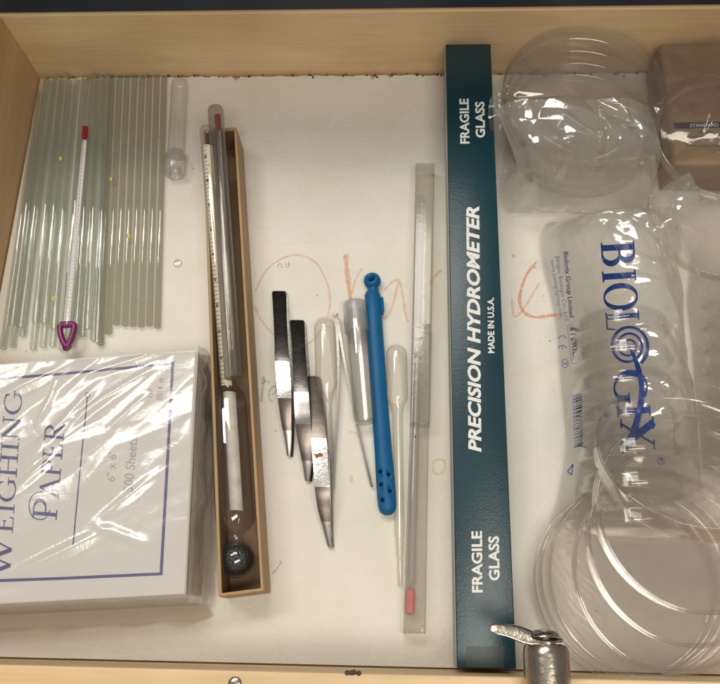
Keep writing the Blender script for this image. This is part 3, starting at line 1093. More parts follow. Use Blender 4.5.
sa, sb = lerp(st, p_b0, .09), lerp(st, p_b0, 1.01)
side = Vector((1, 0, 0))
mb = MB()
nrow = 24
rws = []
for i in range(nrow + 1):
    P = lerp(sa, sb, i / nrow)
    rws.append([P + Vector((RS * .82 * math.cos(a), 0, RS * .82 * math.sin(a))) for a in [R(x) for x in (200, 165, 130, 95, 60, 30)]])
mb.grid(rws)
mb.build('paper_scale', M['scale_paper'], hy)
mk = MB()
for i in range(60):
    P = lerp(sa, sb, (i + .5) / 60)
    a0, a1 = (95, 150) if i % 5 else (80, 185)
    q = [P + Vector((RS * .85 * math.cos(R(a)), 0, RS * .85 * math.sin(R(a)))) for a in [lerp(a0, a1, k / 5) for k in range(6)]]
    mk.grid([[w + Vector((0, .00013, 0)) for w in q], [w - Vector((0, .00013, 0)) for w in q]])
for i in range(9):
    P = lerp(sa, sb, .05 + i * .105)
    for s in range(2):
        q = [P + Vector((RS * .86 * math.cos(R(a)), -.0012 * s, RS * .86 * math.sin(R(a)))) for a in (100, 112, 124)]
        mk.grid([[w + Vector((0, .0003, 0)) for w in q], [w - Vector((0, .0004, 0)) for w in q]])
mk.build('scale_marks', M['ink'], hy, False)
mb = MB()
rws = []
for i in range(13):
    P = p_b0 + ax * lerp(.006, Lb - .012, i / 12)
    rr = RB * .36
    rws.append([P + Vector((rr * math.cos(R(a)) + .0015, 0, rr * math.sin(R(a)))) for a in (170, 140, 110, 80, 50, 20)])
mb.grid(rws)
mb.build('lower_scale', M['aged_paper'], hy)
cbll = p_b0 + ax * (Lb + .0165)
mb = MB()
mb.lathe(cbll, ax, [(SB * .96 * math.sin(R(a)), -SB * .96 * math.cos(R(a))) for a in (0, 15, 30, 45, 60, 75, 90, 105, 120, 135, 150, 165, 180)], 36)
mb.build('shot_bulb', M['shot'], hy)

# clear sleeve tube with a red end lying beside the stem
tt = thing('thermometer_tube', 'clear plastic tube with red ended thermometer lying on the tray', 'thermometer', at(222, 240, .03))
RT = .0056
p, q = at(215.5, 107, .0375), at(233.5, 378, .0310)
d = (q - p).normalized()
MB().tube([p, p + d * .0008, p + d * .003, lerp(p, q, .5), q], [RT * .55, RT * .85, RT, RT, RT], 24).build('clear_tube', M['grey_tube'], tt)
a, b = lerp(p, q, .03), lerp(p, q, .088)
MB().tube([a + Vector((.001, 0, 0)), a + d * .001 + Vector((.001, 0, 0)), b + Vector((.001, 0, 0))], [.0012, .0021, .0021], 14).build('red_tip', M['red'], tt)
a, b = lerp(p, q, .09), lerp(p, q, .985)
MB().tube([a, b], [.0026, .0026], 16).build('inner_stem', M['brown_reflect_steel'] if False else M['lab_glass'], tt)
mk = MB()
for i in range(40):
    P = lerp(a, b, (i + .5) / 40)
    w = .0011 if i % 5 else .002
    mk.ribbon([P + Vector((-w, 0, .0029)), P + Vector((w * .2, 0, .0029))], .00025)
mk.build('scale_marks', M['ink'], tt, False)

# ================================================================== FORCEPS


def forceps(name, label, spine, sect, rust=None):
    """spine: (px, py, width_px, z) of the upper arm from the joined end to the tip; sect: (start, end, material)"""
    o = thing(name, label, 'forceps', at(spine[0][0], spine[0][1], 0), 'steel dissecting forceps on the liner')
    P = [(at(x, y, z), w) for x, y, w, z in spine]
    fine = []
    n = 8
    cc = catmull([p for p, w in P], n)
    for i, c in enumerate(cc):
        k = min(i / n, len(P) - 1.0)
        a = int(min(k, len(P) - 2))
        fine.append((c, lerp(P[a][1], P[a + 1][1], k - a) / 1430.0))

    def arm(rng, t, drop=None, wk=1.0):
        mb = MB()
        rws = []
        for c, w in rng:
            zt = c.z if drop is None else drop(c.z)
            w = w * wk
            rws.append([Vector((c.x - w / 2, c.y, zt - .0003)), Vector((c.x - w * .25, c.y, zt)), Vector((c.x + w * .25, c.y, zt)), Vector((c.x + w / 2, c.y, zt - .0003)),
                        Vector((c.x + w / 2, c.y, zt - t)), Vector((c.x - w / 2, c.y, zt - t)), Vector((c.x - w / 2, c.y, zt - .0003))])
        mb.grid(rws)
        n0 = len(mb.v)
        mb.f += [(0, 1, 2, 3, 4, 5), tuple(n0 - 7 + k for k in range(6))]
        return mb
    N = len(fine) - 1
    for (s, e, mt, nm) in sect:  # dark, bright and brown sections imitate reflections along one steel arm
        i0, i1 = round(s * N), round(e * N)
        arm(fine[i0:i1 + 1], .0013).build(nm, M[mt], o, True, 0, 35)
    low = arm(fine, .0012, lambda z: .0014 + .0 * z, .92)
    for v_ in low.v:
        v_.x += .0012
    low.build('lower_arm', M['dark_reflect_steel'], o, True, 0, 35)
    if rust:
        c = at(*rust)
        rm = MB().lathe(c, (0, 0, 1), [(0, .0003), (.0014, .0002), (.0021, -.0002)], 9)
        for v_ in rm.v:
            d_ = v_ - c
            a_ = math.atan2(d_.y, d_.x)
            d_ *= 1 + .35 * math.sin(2 * a_ + 1) + .25 * math.sin(5 * a_)
            v_.x, v_.y = c.x + d_.x * 1.1, c.y + d_.y * .8
        rm.build('rust_spot', M['rust'], o)
    return o


forceps('dissecting_forceps', 'steel forceps with long black upper reflection and pitted bright reflection, nearest the tan tray',
        [(278.8, 291.5, 9.5, .0036), (279, 293.5, 13.8, .0041), (280, 318, 12.5, .0082), (281, 342, 12.5, .0120), (282, 361, 13.5, .0142), (283.5, 380, 13.5, .0148), (284.5, 398, 12.5, .0144), (286, 420, 9.5, .0110), (288, 440, 6, .0066), (289, 456, 3, .0030)],
        [(0, .45, 'dark_reflect_steel', 'black_reflect_end'), (.45, .67, 'steel_hammer', 'bright_reflect_band'), (.67, .83, 'brown_reflect_steel', 'shank'), (.83, 1, 'steel', 'tip')])
forceps('dissecting_forceps', 'middle steel forceps with plain black upper reflection and brown shank reflection',
        [(296.9, 320.3, 9.5, .0036), (297, 322.5, 14.2, .0041), (298.5, 345, 12.5, .0080), (300, 370, 13, .0120), (301.2, 392, 13.5, .0146), (302, 408, 14, .0150), (303, 424, 14, .0146), (305, 444, 12, .0116), (307, 463, 8.5, .0074), (307.5, 481, 4, .0030)],
        [(0, .45, 'dark_reflect_steel', 'black_reflect_end'), (.45, .67, 'steel', 'bright_reflect_band'), (.67, .87, 'brown_reflect_steel', 'shank'), (.87, 1, 'steel', 'tip')])
forceps('dissecting_forceps', 'steel forceps with a rust spot, lowest of the three and tucked beside a pipette',
        [(312.9, 376.5, 9, .0036), (313, 378.5, 12.6, .0041), (315, 398, 13, .0078), (317, 420, 14, .0116), (318.5, 438, 14, .0138), (320, 455, 14, .0144), (322, 487, 13, .0142), (324, 510, 10.5, .0104), (327.5, 532, 6, .0060), (330, 547, 3.5, .0028)],
        [(0, .45, 'brown_reflect_steel', 'dark_reflect_end'), (.45, .67, 'steel_hammer', 'bright_reflect_band'), (.67, .83, 'brown_reflect_steel', 'shank'), (.83, 1, 'steel', 'tip')], (318.5, 455, .0149))

# fine tweezers standing on edge, open
tw = thing('fine_tweezers', 'slim steel tweezers standing on edge with two open arms', 'tweezers', at(335, 318, 0))


def edge_strip(pts, w, z0, z1):
    q = catmull([at(x, y, 0) for x, y in pts], 8)
    mb = MB()
    rws = []
    n = len(q)
    for i, c in enumerate(q):
        k = i / (n - 1)
        ww = w * (1 - .45 * k)
        zt = lerp(z1, z1 * .45, k)
        rws.append([Vector((c.x - ww / 2, c.y, z0)), Vector((c.x - ww / 2, c.y, zt)), Vector((c.x + ww / 2, c.y, zt)), Vector((c.x + ww / 2, c.y, z0)), Vector((c.x - ww / 2, c.y, z0))])
    mb.grid(rws)
    n0 = len(mb.v)
    mb.f += [(0, 1, 2, 3), (n0 - 5, n0 - 4, n0 - 3, n0 - 2)]
    return mb


edge_strip([(335.5, 318), (337.5, 335), (339, 365), (338, 405), (335.5, 450), (334, 491)], .0021, .0004, .0085).build('arm', M['steel'], tw, True, 0, 35)
edge_strip([(337.3, 318), (340, 335), (346, 370), (355, 415), (363, 450), (371, 486)], .0020, .0004, .0085).build('arm', M['steel'], tw, True, 0, 35)
mb = MB()
for i in range(12):
    t = i / 11
    c = at(lerp(365.5, 371, t) + 1.4, lerp(462, 486, t), .0042)
    mb.box(c.x - .0008, c.x + .0001, c.y - .00028, c.y + .00028, .001, c.z)
mb.build('serration', M['dark_reflect_steel'], tw, False)
c = at(335.6, 317, .004)
MB().lathe((c.x, c.y, .0003), (0, 0, 1), [(0, 0), (.0011, 0), (.0013, .001), (.0013, .0076), (.0010, .0084), (0, .0084)], 14).build('hinge_end', M['brown_reflect_steel'], tw)

# ================================================================== PIPETTES, TUBE, BLUE STICK


def pipette(label, top, bot, neck, rb, stem_r, steps):
    z = rb * 1430 and (rb + .0002)
    p, q = at(top[0], top[1], z), at(bot[0], bot[1], stem_r * .6)
    d = (q - p).normalized()
    o = thing('transfer_pipette', label, 'pipette', p, 'plastic transfer pipettes')
    L = (q - p).length
    Lb = (at(neck[0], neck[1], z) - p).length
    prof = [(0, 0)] + [(rb * math.sin(R(a)), rb * (1 - math.cos(R(a)))) for a in (20, 40, 60, 75, 90)]
    prof += [(rb, Lb * .82), (rb * .92, Lb * .88), (rb * .62, Lb * .97), (stem_r * 1.15, Lb * 1.05)]
    MB().lathe(p, d, prof, 32).build('bulb', M['ldpe'], o)
    pr = [(stem_r * 1.15, Lb * 1.05), (stem_r, Lb * 1.1), (stem_r * .86, L * steps[0]), (stem_r * .74, L * (steps[0] + .006)), (stem_r * .66, L * steps[1]), (stem_r * .52, L * (steps[1] + .006)), (stem_r * .45, L), (stem_r * .3, L)]
    MB().lathe(p, d, pr, 20).build('stem', M['ldpe'], o)
    return o


pipette('frosted plastic pipette lying against the lowest steel forceps', (324.5, 318), (331.5, 549), (325.5, 396), .0071, .0031, (.80, .90))
pipette('frosted plastic pipette lying between the blue stick and long clear case', (396.5, 345), (400.3, 586), (397, 408), .0068, .0033, (.81, .885))

tv = thing('capped_tube', 'clear plastic sample tube with frosted cap left of the blue stick', 'tube', at(361, 365, 0))
RC = .0074
p, q = at(356.5, 322, RC + .0006), at(365.5, 425, RC + .0006)
d = (q - p).normalized()
L = (q - p).length
MB().lathe(p, d, [(RC, 0), (RC, L - .006), (RC * .93, L - .003), (RC * .7, L - .001), (RC * .35, L), (0, L)], 36).build('tube_body', M['lab_glass'], tv)
MB().lathe(p, d, [(RC * .86, .001), (RC * .86, L - .007), (RC * .78, L - .004), (RC * .4, L - .002), (0, L - .0018)], 36).build('tube_wall', M['lab_glass'], tv)
pc = at(354.5, 301.5, RC + .0006)
Lc = (at(357.3, 332, RC + .0006) - pc).length
cap = MB()
prof = [(0, .002), (RC * .8, .002), (RC * .84, 0), (RC * .95, .0003)]
cap.lathe(pc, d, [(0, .0006), (RC * .8, .0004), (RC * .98, .0008), (RC * 1.07, .003), (RC * 1.08, Lc * .6), (RC * 1.10, Lc * .62), (RC * 1.10, Lc), (RC * 1.0, Lc)], 36)
cap.build('cap', M['frosted_cap'], tv)
MB().lathe(pc, d, [(RC * .82, .002), (RC * .82, Lc * 1.3), (RC * .74, Lc * 1.3)], 36).build('cap_plug', M['frosted_cap'], tv)

bs = thing('blue_stick', 'bright blue plastic stick with a ring top and perforated end', 'stick', at(380, 395, 0))
RBL = .0055
zb = RBL * .82 + .0004
ptsb = [(372.3, 292.0), (372.5, 295), (374.2, 323), (378.9, 393), (383.6, 455), (384.6, 468), (385.6, 482), (386.6, 496), (387.3, 506), (387.6, 511.5), (387.8, 515)]
rad = [.0042, .0053, .0055, .0054, .0055, .0057, .0059, .0059, .0057, .0048, .0022]
body_mb = MB().tube([at(x, y, zb) for x, y in ptsb], rad, 32, flat=.8)
body = body_mb.build('body', M['blue'], bs)
holes = [(380.0, 471.5), (388.5, 474.5), (380.8, 484.5), (389.8, 491), (382.3, 500)]
cut = MB()
for x, y in holes:
    c = at(x, y, zb + .003)
    cut.lathe((c.x, c.y, zb - .0015), (0, 0, 1), [(0, 0), (.00125, 0), (.00125, .01), (0, .01)], 16)
cut_o = cut.build('cutter', M['blue_shade'])
bpy.context.view_layer.update()
mod = body.modifiers.new('bores', 'BOOLEAN')
mod.operation = 'DIFFERENCE'
mod.solver = 'EXACT'
mod.object = cut_o
dg = bpy.context.evaluated_depsgraph_get()
me_new = bpy.data.meshes.new_from_object(body.evaluated_get(dg))
body.modifiers.clear()
body.data = me_new
bpy.data.objects.remove(cut_o)
# eye ring at the top: a ball-like ring with a bore
cR = at(373.2, 282, zb)
rg = MB()
rg.lathe((cR.x - .0006, cR.y + .0006, zb), (-.28, .25, 1), [(.0037 + .0021 * math.cos(R(a)), .0040 * math.sin(R(a))) for a in range(0, 360, 20)], 32, True)
rg.build('ring', M['blue'], bs)
MB().lathe((cR.x - .0006, cR.y + .0006, zb), (-.28, .25, 1), [(0, -.0016), (.0036, -.0016)], 20).build('bore_shade', M['blue_shade'], bs)  # dark disc filling the hole, its shade painted in
a, b = at(373.2, 288, zb), at(373.4, 294, zb)
MB().tube([a, b], [.0034, .0040], 20, flat=.8).build('neck', M['blue'], bs)
cl = MB()
c0, c1 = at(381.6, 297, zb), at(382.3, 314.5, zb)
cl.tube([c0, lerp(c0, c1, .1), lerp(c0, c1, .8), c1], [.0006, .0012, .0014, .0008], 12, flat=1.6)
cl.build('clip', M['blue'], bs)

# ================================================================== LONG CLEAR CASE
lc = thing('thermometer_case', 'long square clear plastic case with a red ended thermometer inside', 'case', at(418, 400, 0))


def sq_tube(p0, p1, w0, w1, h, name, z0=.0006):
    a, b = at(p0[0], p0[1], z0), at(p1[0], p1[1], z0)
    mb = MB()
    rws = []
    r = .0012
    for c, w in ((a, w0), (b, w1)):
        for_w = w / 2
        sec = []
        for (sx, sz) in ((1, 1), (-1, 1), (-1, -1), (1, -1)):
            cx, cz = sx * (for_w - r), (h / 2) + sz * (h / 2 - r)
            a0 = {(1, 1): 0, (-1, 1): 90, (-1, -1): 180, (1, -1): 270}[(sx, sz)]
            for k in range(4):
                an = R(a0 + 30 * k)
                sec.append(Vector((c.x + cx + r * math.cos(an), c.y, z0 + cz + r * math.sin(an))))
        rws.append(sec + [sec[0]])
    mb.grid(rws)
    mb.f += [tuple(range(16)), tuple(17 + k for k in range(16))]
    return mb.build(name, M['case_plastic'], lc, True, 0, 35)


hC = .0118
sq_tube((424.5, 173), (419.5, 428), .0132, .0124, hC + .0012, 'outer_sleeve')
sq_tube((421.5, 330), (413.9, 634), .0112, .0128, hC - .0004, 'inner_sleeve', .0012)
p, q = at(421.5, 195, .0052), at(410.4, 616, .0052)
MB().tube([p, lerp(p, q, .01), q], [.0015, .0026, .0026], 20).build('thermometer_stem', M['lab_glass'], lc)
MB().tube([lerp(p, q, .06) + Vector((0, 0, -.0008)), lerp(p, q, .93) + Vector((0, 0, -.0008))], .0017, 12, flat=.4).build('white_backing', M['grey_back'], lc)
a, b = at(410.6, 589, .0062), at(409.8, 614.5, .0062)
MB().tube([a, lerp(a, b, .06), lerp(a, b, .94), b], [.0018, .0029, .0029, .0018], 16).build('red_end', M['pink'], lc)
mk = MB()
for i in range(60):
    P = lerp(p, q, .08 + .83 * i / 59)
    w = .001 if i % 5 else .0018
    mk.ribbon([P + Vector((-w, 0, .0028)), P + Vector((w * .3, 0, .0028))], .00022)
mk.build('scale_marks', M['pale_print'], lc, False)
P = lerp(p, q, .62)
MB().lathe(P + Vector((0, 0, .0031)), (0, 0, 1), [(0, .0003), (.0006, .0002), (.0007, 0)], 10).build('bulb_mark', M['ink'], lc)

# ================================================================== TEAL HYDROMETER BOX
hb, xl, xr = .0324 * S, .2821 * S, .3112 * S
tb = thing('hydrometer_box', 'long teal cardboard box with white lettering', 'box', ((xl + xr) / 2, -.2, 0))
yb0, yb1 = YD + .0025, -.0035
MB().box(xl + .0008, xr - .0008, yb0 + .0006, yb1 - .0006, .0004, hb - .003).build('base', M['grey_card'], tb, False, .0006)
zl0 = .011
lid = MB()
lid.box(xl + .0002, xr, yb0, yb1, hb - .0022, hb)
lid.build('lid_top', M['teal'], tb, True, .0006, 30)
MB().box(xr - .0007, xr + .0003, yb0 + .0004, yb1 - .0004, .0014, hb - .0026).build('lid_side', M['teal'], tb, False)
MB().box(xl + .0006, xr - .0009, yb1 - .0005, yb1 + .0004, .0014, hb - .0026).build('lid_end', M['teal'], tb, False)
MB().box(xl - .0002, xl + .0006, yb0 + .0004, yb1 - .0004, .0205, hb - .0026).build('lid_side', M['grey_card'], tb, False)
ts = lambda px, py: at(px, py, hb + .00015)
wt = MB()
fit_text(wt, 'FRAGILE', (469.3, 143.5), (468.3, 98.5), 8.6, ts, .028)
wt.build('lettering', M['white_print'], tb, False)
wt = MB()
fit_text(wt, 'GLASS', (484.8, 137.5), (484, 101.5), 8.6, ts, .028)
wt.build('lettering', M['white_print'], tb, False)
wt = MB()
fit_text(wt, 'PRECISION HYDROMETER', (480.8, 452), (478.6, 206), 11.8, ts, .035, .22)
wt.build('lettering', M['white_print'], tb, False)
wt = MB()
fit_text(wt, 'MADE IN U.S.A.', (494.3, 353), (493.6, 297.5), 6.0, ts, .024)
wt.build('lettering', M['white_print'], tb, False)
wt = MB()
fit_text(wt, 'FRAGILE', (482.3, 592.5), (481.6, 531), 9.8, ts, .028)
wt.build('lettering', M['white_print'], tb, False)
wt = MB()
fit_text(wt, 'GLASS', (499.3, 580.5), (498.5, 536), 9.8, ts, .028)
wt.build('lettering', M['white_print'], tb, False)
a, b = ts(467, 677), ts(503, 647)
MB().box(a.x, b.x, yb0 + .0004, b.y, hb + .0001, hb + .0002).build('clear_tape', M['tape'], tb, False)

# ================================================================== PETRI DISHES
def dish_profile(Rd, h, t=.0011):
    c = .0040
    out = [(0, 0), (Rd * .5, 0)] + [(Rd - c + c * math.sin(R(a)), c - c * math.cos(R(a))) for a in (0, 15, 30, 45, 60, 75, 90)]
    out += [(Rd, h - .0022), (Rd + .0004, h - .0014), (Rd + .0004, h - .0006), (Rd, h - .0001), (Rd - t * .5, h), (Rd - t + .0001, h - .0002), (Rd - t, h - .0010)]
    ci = c - t
    out += [(Rd - t - ci + ci * math.cos(R(a)), t + ci - ci * math.sin(R(a))) for a in (0, 22, 45, 68, 90)] + [(0, t)]
    return out


def dish(center, axis, Rd, h, label, group, nseg=72, lid=None, mat='dish_plastic', name='petri_dish'):
    a = Vector(axis).normalized()
    o = thing(name, label, 'petri dish', Vector(center), group)
    MB().lathe(center, a, dish_profile(Rd, h), nseg).build('base', M[mat], o, True, 0, 50)
    if lid:
        top = Vector(center) + a * (h + .0016)
        MB().lathe(top, -a, dish_profile(Rd + .0018, lid), nseg).build('lid', M[mat], o, True, 0, 50)
    return o


# loose dishes at the front right: (rim centre px, z of rim, tilt)
RD = .0535
gl_ = 'loose clear petri dishes sliding from their stack'
loose = [
    (627, 583, .0130, (0, 0, 1), .0125, 'clear petri dish lying flat on the liner at the bottom of the slumped stack'),
    (634.5, 579.5, .0205, (.02, -.02, 1), .0110, 'clear petri dish second from the bottom of the slumped stack'),
    (645, 577, .0290, (.03, -.05, 1), .0125, 'clear petri dish third from the bottom of the slumped stack'),
    (672, 571, .0385, (.05, -.07, 1), .0110, 'clear petri dish fourth from the bottom of the slumped stack'),
    (687, 543, .0495, (.06, -.04, 1), .0125, 'clear petri dish under the top one of the slumped stack'),
    (697, 509, .0620, (.07, .00, 1), .0140, 'clear petri dish on which the tilted top dish rests'),
]
for px, py, z, a, h, lb in loose:
    a = Vector(a).normalized()
    dish(at(px, py, z) - a * h, a, RD, h, lb, gl_, 96)
a = Vector((-.05, .50, 1)).normalized()
dish(at(694, 447, .086) - a * .016, a, RD * .92, .016, 'deep clear dish tilted on top of the slumped stack with its rim raised', gl_, 96)


# ------------------------------------------------------------------ film bags as draped sheets
def poly_at(pts, t):
    """pts: list of (px, py, z); t in 0..1 by index"""
    k = t * (len(pts) - 1)
    i = int(min(k, len(pts) - 2))
    f = k - i
    p0, p1, p2, p3 = [Vector(pts[max(0, min(len(pts) - 1, j))]) for j in (i - 1, i, i + 1, i + 2)]
    return 0.5 * ((2 * p1) + (p2 - p0) * f + (2 * p0 - 5 * p1 + 4 * p2 - p3) * f * f + (3 * p1 - p0 - 3 * p2 + p3) * f ** 3)


def film_sheet(left, right, prof, seed, amp, sc, nu=110, nv=150):
    ta, tb_ = Tin(seed, .42 / sc, .4 + seed, 1.7), Tin(seed + 50, .17 / sc, .9 + seed, 1.4)
    rows = []
    for i in range(nv + 1):
        t = i / nv
        A, B = poly_at(left, t), poly_at(right, t)
        PA, PB = at(A.x, A.y, A.z), at(B.x, B.y, B.z)
        row = []
        for j in range(nu + 1):
            u = j / nu
            P = lerp(PA, PB, u)
            ed = min(1, min(u, 1 - u) * 9, )
            z = P.z + prof(u, t, P)
            k = amp(u, t) if callable(amp) else amp
            z += k * (ta(P.x, P.y) + .3 * tb_(P.x, P.y) + .2) * (.3 + .7 * ed)
            row.append(Vector((P.x + .6 * k * noise.noise(Vector((P.x * sc, P.y * sc, seed + 4))), P.y, max(.0012, z))))
        rows.append(row)
    return rows


class Surf:
    """height lookup over a sheet by marching the camera-free XY grid"""
    def __init__(self, rows):
        from mathutils.bvhtree import BVHTree
        n = len(rows[0])
        vs = [p for r in rows for p in r]
        fs = [(i * n + j, i * n + j + 1, (i + 1) * n + j + 1, (i + 1) * n + j) for i in range(len(rows) - 1) for j in range(n - 1)]
        self.b = BVHTree.FromPolygons(vs, fs)

    def __call__(self, px, py, eps=.0005):
        z = .04
        for _ in range(8):
            P = at(px, py, z)
            h = self.b.ray_cast(Vector((P.x, P.y, .3)), Vector((0, 0, -1)))
            if h[0] is None:
                break
            z = lerp(z, h[0].z + eps, .8)
        return at(px, py, z)


# --- printed sleeve of small dishes
RSD = .0300
ga = 'small petri dishes stacked inside the printed bag'
c0, c1 = at(618, 320, RSD + .001), at(634, 505, RSD + .001)
axd = (c1 - c0).normalized()
npd = 7
for i in range(npd):
    c = c0 + axd * (i * .0195)
    dish(c, axd + Vector((random.uniform(-.03, .03), 0, random.uniform(.0, .05))), RSD - .0018, .0115, 'small clear petri dish on its side inside the blue printed bag', ga, 48, .006, 'small_dish')

bagC = thing('printed_bag', 'clear plastic bag with large blue lettering and a spiral, full of small dishes', 'bag', at(620, 360, 0))


def profC(u, t, P):
    dome = max(0, 1 - (abs(u - .5) * 2) ** 2.3)
    hgt = .060 * smooth(t / .18) * (1 - .42 * smooth((t - .78) / .22))
    return dome * hgt


leftC = [(550, 222, .004), (541, 245, .004), (549, 290, .003), (557, 335, .003), (563, 400, .003), (564, 458, .003), (551, 526, .002)]
rightC = [(686, 205, .006), (680, 262, .004), (683, 310, .003), (686, 350, .003), (690, 395, .003), (698, 440, .003), (702, 500, .002)]
rowsC = film_sheet(leftC, rightC, profC, 5.0, lambda u, t: .0034 + .0060 * smooth((.30 - t) / .3) + .0016 * smooth((t - .8) / .2), 30, 120, 180)
MB().grid(rowsC).build('film', M['film'], bagC, True, 0, 60)
sf = Surf(rowsC)
pr = MB()
UPX = 33.0
for ch, y0, y1, xb in (('B', 242, 267, 600.5), ('I', 270, 284, 601.5), ('O', 284, 312, 603), ('L', 312, 331, 605), ('G', 371, 404, 613), ('I', 405, 419, 616), ('X', 419, 452, 620)):
    adv = glyph(ch)[0]
    put_glyph(pr, ch, (xb, y0), (1.5 / adv, (y1 - y0) / adv), (UPX + .7, -2.2), sf, .19)
# spiral standing for the letter, with its long tail
sp_c = Vector((628.5, 346.0))
q, w = [], []
for i in range(120):
    a = i / 119
    th_ = a * 3.05 * 2 * math.pi + .6
    r = 2.0 + 18.6 * a
    q.append((sp_c.x + r * math.cos(th_) * .98, sp_c.y + r * math.sin(th_) * 1.04))
    w.append(.0009 + .0010 * a)
pr.ribbon([sf(*p, eps=.0006) for p in q], w)
q = catmull([(628.5, 346, 0), (634, 356, 0), (639.5, 373, 0), (641.8, 390, 0), (640, 410, 0), (634, 432, 0), (625, 450, 0)], 8)
pr.ribbon([sf(p.x, p.y, eps=.00075) for p in q], [lerp(.0009, .0030, min(1, i / 14)) if i < 24 else lerp(.0030, .0048, min(1, (i - 24) / 20)) for i in range(len(q))])
q = [(661 + 3.2 * math.cos(a * math.pi / 10), 461 + 3.4 * math.sin(a * math.pi / 10)) for a in range(21)]
pr.ribbon([sf(*p) for p in q], .0004)
fit_text(pr, 'R', (659.8, 458.8), (659.9, 463), 2.6, sf)
pr.build('brand_print', M['bag_print'], bagC, False)
sm = MB()
fit_text(sm, 'Biologix Group Limited', (563.5, 252), (569.5, 317.5), 4.6, sf, .02)
fit_text(sm, 'Jiangsu Biologix Co., Ltd.', (555.5, 256), (565.0, 322), 4.0, sf, .005)
fit_text(sm, 'www.biologixgroup.com', (550.5, 260), (560.0, 318), 3.8, sf, .005)
fit_text(sm, 'STERILE', (569.2, 327), (573.6, 361), 4.8, sf, .01)
q = [(567.2, 325.5), (573.8, 324.5), (578.4, 362.5), (571.8, 364.0), (567.2, 325.5)]
for i in range(4):
    a_, b_ = q[i], q[i + 1]
    sm.ribbon([sf(lerp(a_[0], b_[0], k / 4), lerp(a_[1], b_[1], k / 4)) for k in range(5)], .00035)
for cy in (338, 347.5):
    arcp = [(562.5 + 4.2 * math.cos(R(k)), cy + 4.2 * math.sin(R(k))) for k in range(180, 365, 15)]
    arcp = [(562.5 + 4.2 * math.cos(R(k)), cy + 4.2 * math.sin(R(k)) + 2) for k in range(190, 350, 12)]
    sm.ribbon([sf(*p) for p in arcp], .0007)
sm.ribbon([sf(562.5, 345.6), sf(562.6, 349.5)], .0006)
q = [(565 + 3.2 * math.cos(a * math.pi / 8), 363.5 + 4.2 * math.sin(a * math.pi / 8)) for a in range(17)]
sm.ribbon([sf(*p) for p in q], .0005)
fit_text(sm, '2', (563.7, 361.5), (563.9, 365.5), 3.4, sf, .02)
# barcode and recycling mark
y = 396.0
k = 0
while y < 448:
    wv = random.choice((.7, .7, 1.2, 1.9))
    x0 = 572.5 + (y - 396) * .03
    sm.grid([[sf(x0 + dx, y - dx * .35) for dx in (0, 3, 6, 9)], [sf(x0 + dx, y + wv - dx * .35) for dx in (0, 3, 6, 9)]])
    y += wv + random.choice((.6, .9, 1.4))
tri = [(567.5, 471.5), (573.0, 464.5), (571.5, 475), (567.5, 471.5)]
for i in range(3):
    sm.ribbon([sf(*tri[i]), sf(*tri[i + 1])], .0009)
sm.build('small_print', M['bag_print_small'], bagC, False)
# gathered tail of the bag
tailL = [(640, 214, .030), (652, 198, .040), (668, 184, .047), (690, 172, .052)]
tailR = [(652, 232, .050), (668, 226, .054), (684, 222, .054), (701, 213, .050)]
rowsT = film_sheet(tailR, tailL, lambda u, t, P: .004 * math.sin(u * 3.1), 8.0, .0016, 34, 40, 50)
MB().grid(rowsT).build('bag_tail', M['film'], bagC, True, 0, 60)

# --- bag of large dishes at the rear
gb = 'large dishes in the rear bag'
RDA = .0535
lab4 = ['large clear dish at the bottom of the rear bag', 'large clear dish second from the bottom of the rear bag', 'large clear dish second from the top of the rear bag', 'large clear dish at the top of the rear bag']
tops = [(579, 90, .014), (581, 90, .027), (582.5, 90, .040), (584, 86, .053)]
for (px, py, z), lb in zip(tops, lab4):
    c = at(px, py, z)
    c.y = min(c.y, -.0035 - RDA)
    dish(c - Vector((0, 0, .0115)), (0.0, 0.0, 1), RDA, .0115, lb, gb, 96)
bagA = thing('clear_bag', 'crumpled clear plastic bag around large dishes in the rear corner', 'bag', at(580, 120, 0))
topc = at(584, 86, .053)
topc.y = min(topc.y, -.0035 - RDA)


def profA(u, t, P):
    r = math.hypot(P.x - topc.x, P.y - topc.y)
    pl = .0565 * (1 - smooth((r - RDA * .96) / (RDA * .22)))
    loose_ = .034 * math.sin(math.pi * min(1, max(0, u))) ** .6 * smooth((t - .45) / .15) * (1 - smooth((t - .82) / .17))
    return max(pl, loose_ + .002, P.z) - P.z


leftA = [(560, 25, .056), (534, 37, .055), (510, 62, .053), (490, 100, .047), (490, 132, .034), (503, 160, .018), (499, 192, .006), (508, 213, .003)]
rightA = [(602, 23, .056), (634, 34, .055), (657, 63, .053), (667, 104, .048), (668, 140, .034), (664, 165, .020), (652, 194, .008), (640, 214, .003)]
rowsA = film_sheet(leftA, rightA, profA, 21.0, lambda u, t: .0004 + .0100 * smooth((t - .36) / .16), 20, 130, 170)
for r_ in rowsA:
    for p_ in r_:
        p_.y = min(p_.y, -.0015)
MB().grid(rowsA).build('film', M['clear_film'], bagA, True, 0, 60)
# the bag's loose mouth folded back over the dishes
lipL = [(493, 112, .060), (505, 132, .058), (515, 158, .050), (520, 186, .034), (535, 210, .012)]
lipR = [(648, 108, .062), (655, 126, .062), (660, 146, .058), (655, 172, .042), (640, 206, .014)]
rowsL = film_sheet(lipL, lipR, lambda u, t, P: .010 * math.sin(math.pi * u), 33.0, lambda u, t: .0085, 20, 120, 110)
for r_ in rowsL:
    for p_ in r_:
        p_.z = max(p_.z, .0015)
MB().grid(rowsL).build('folded_mouth', M['film'], bagA, True, 0, 60)

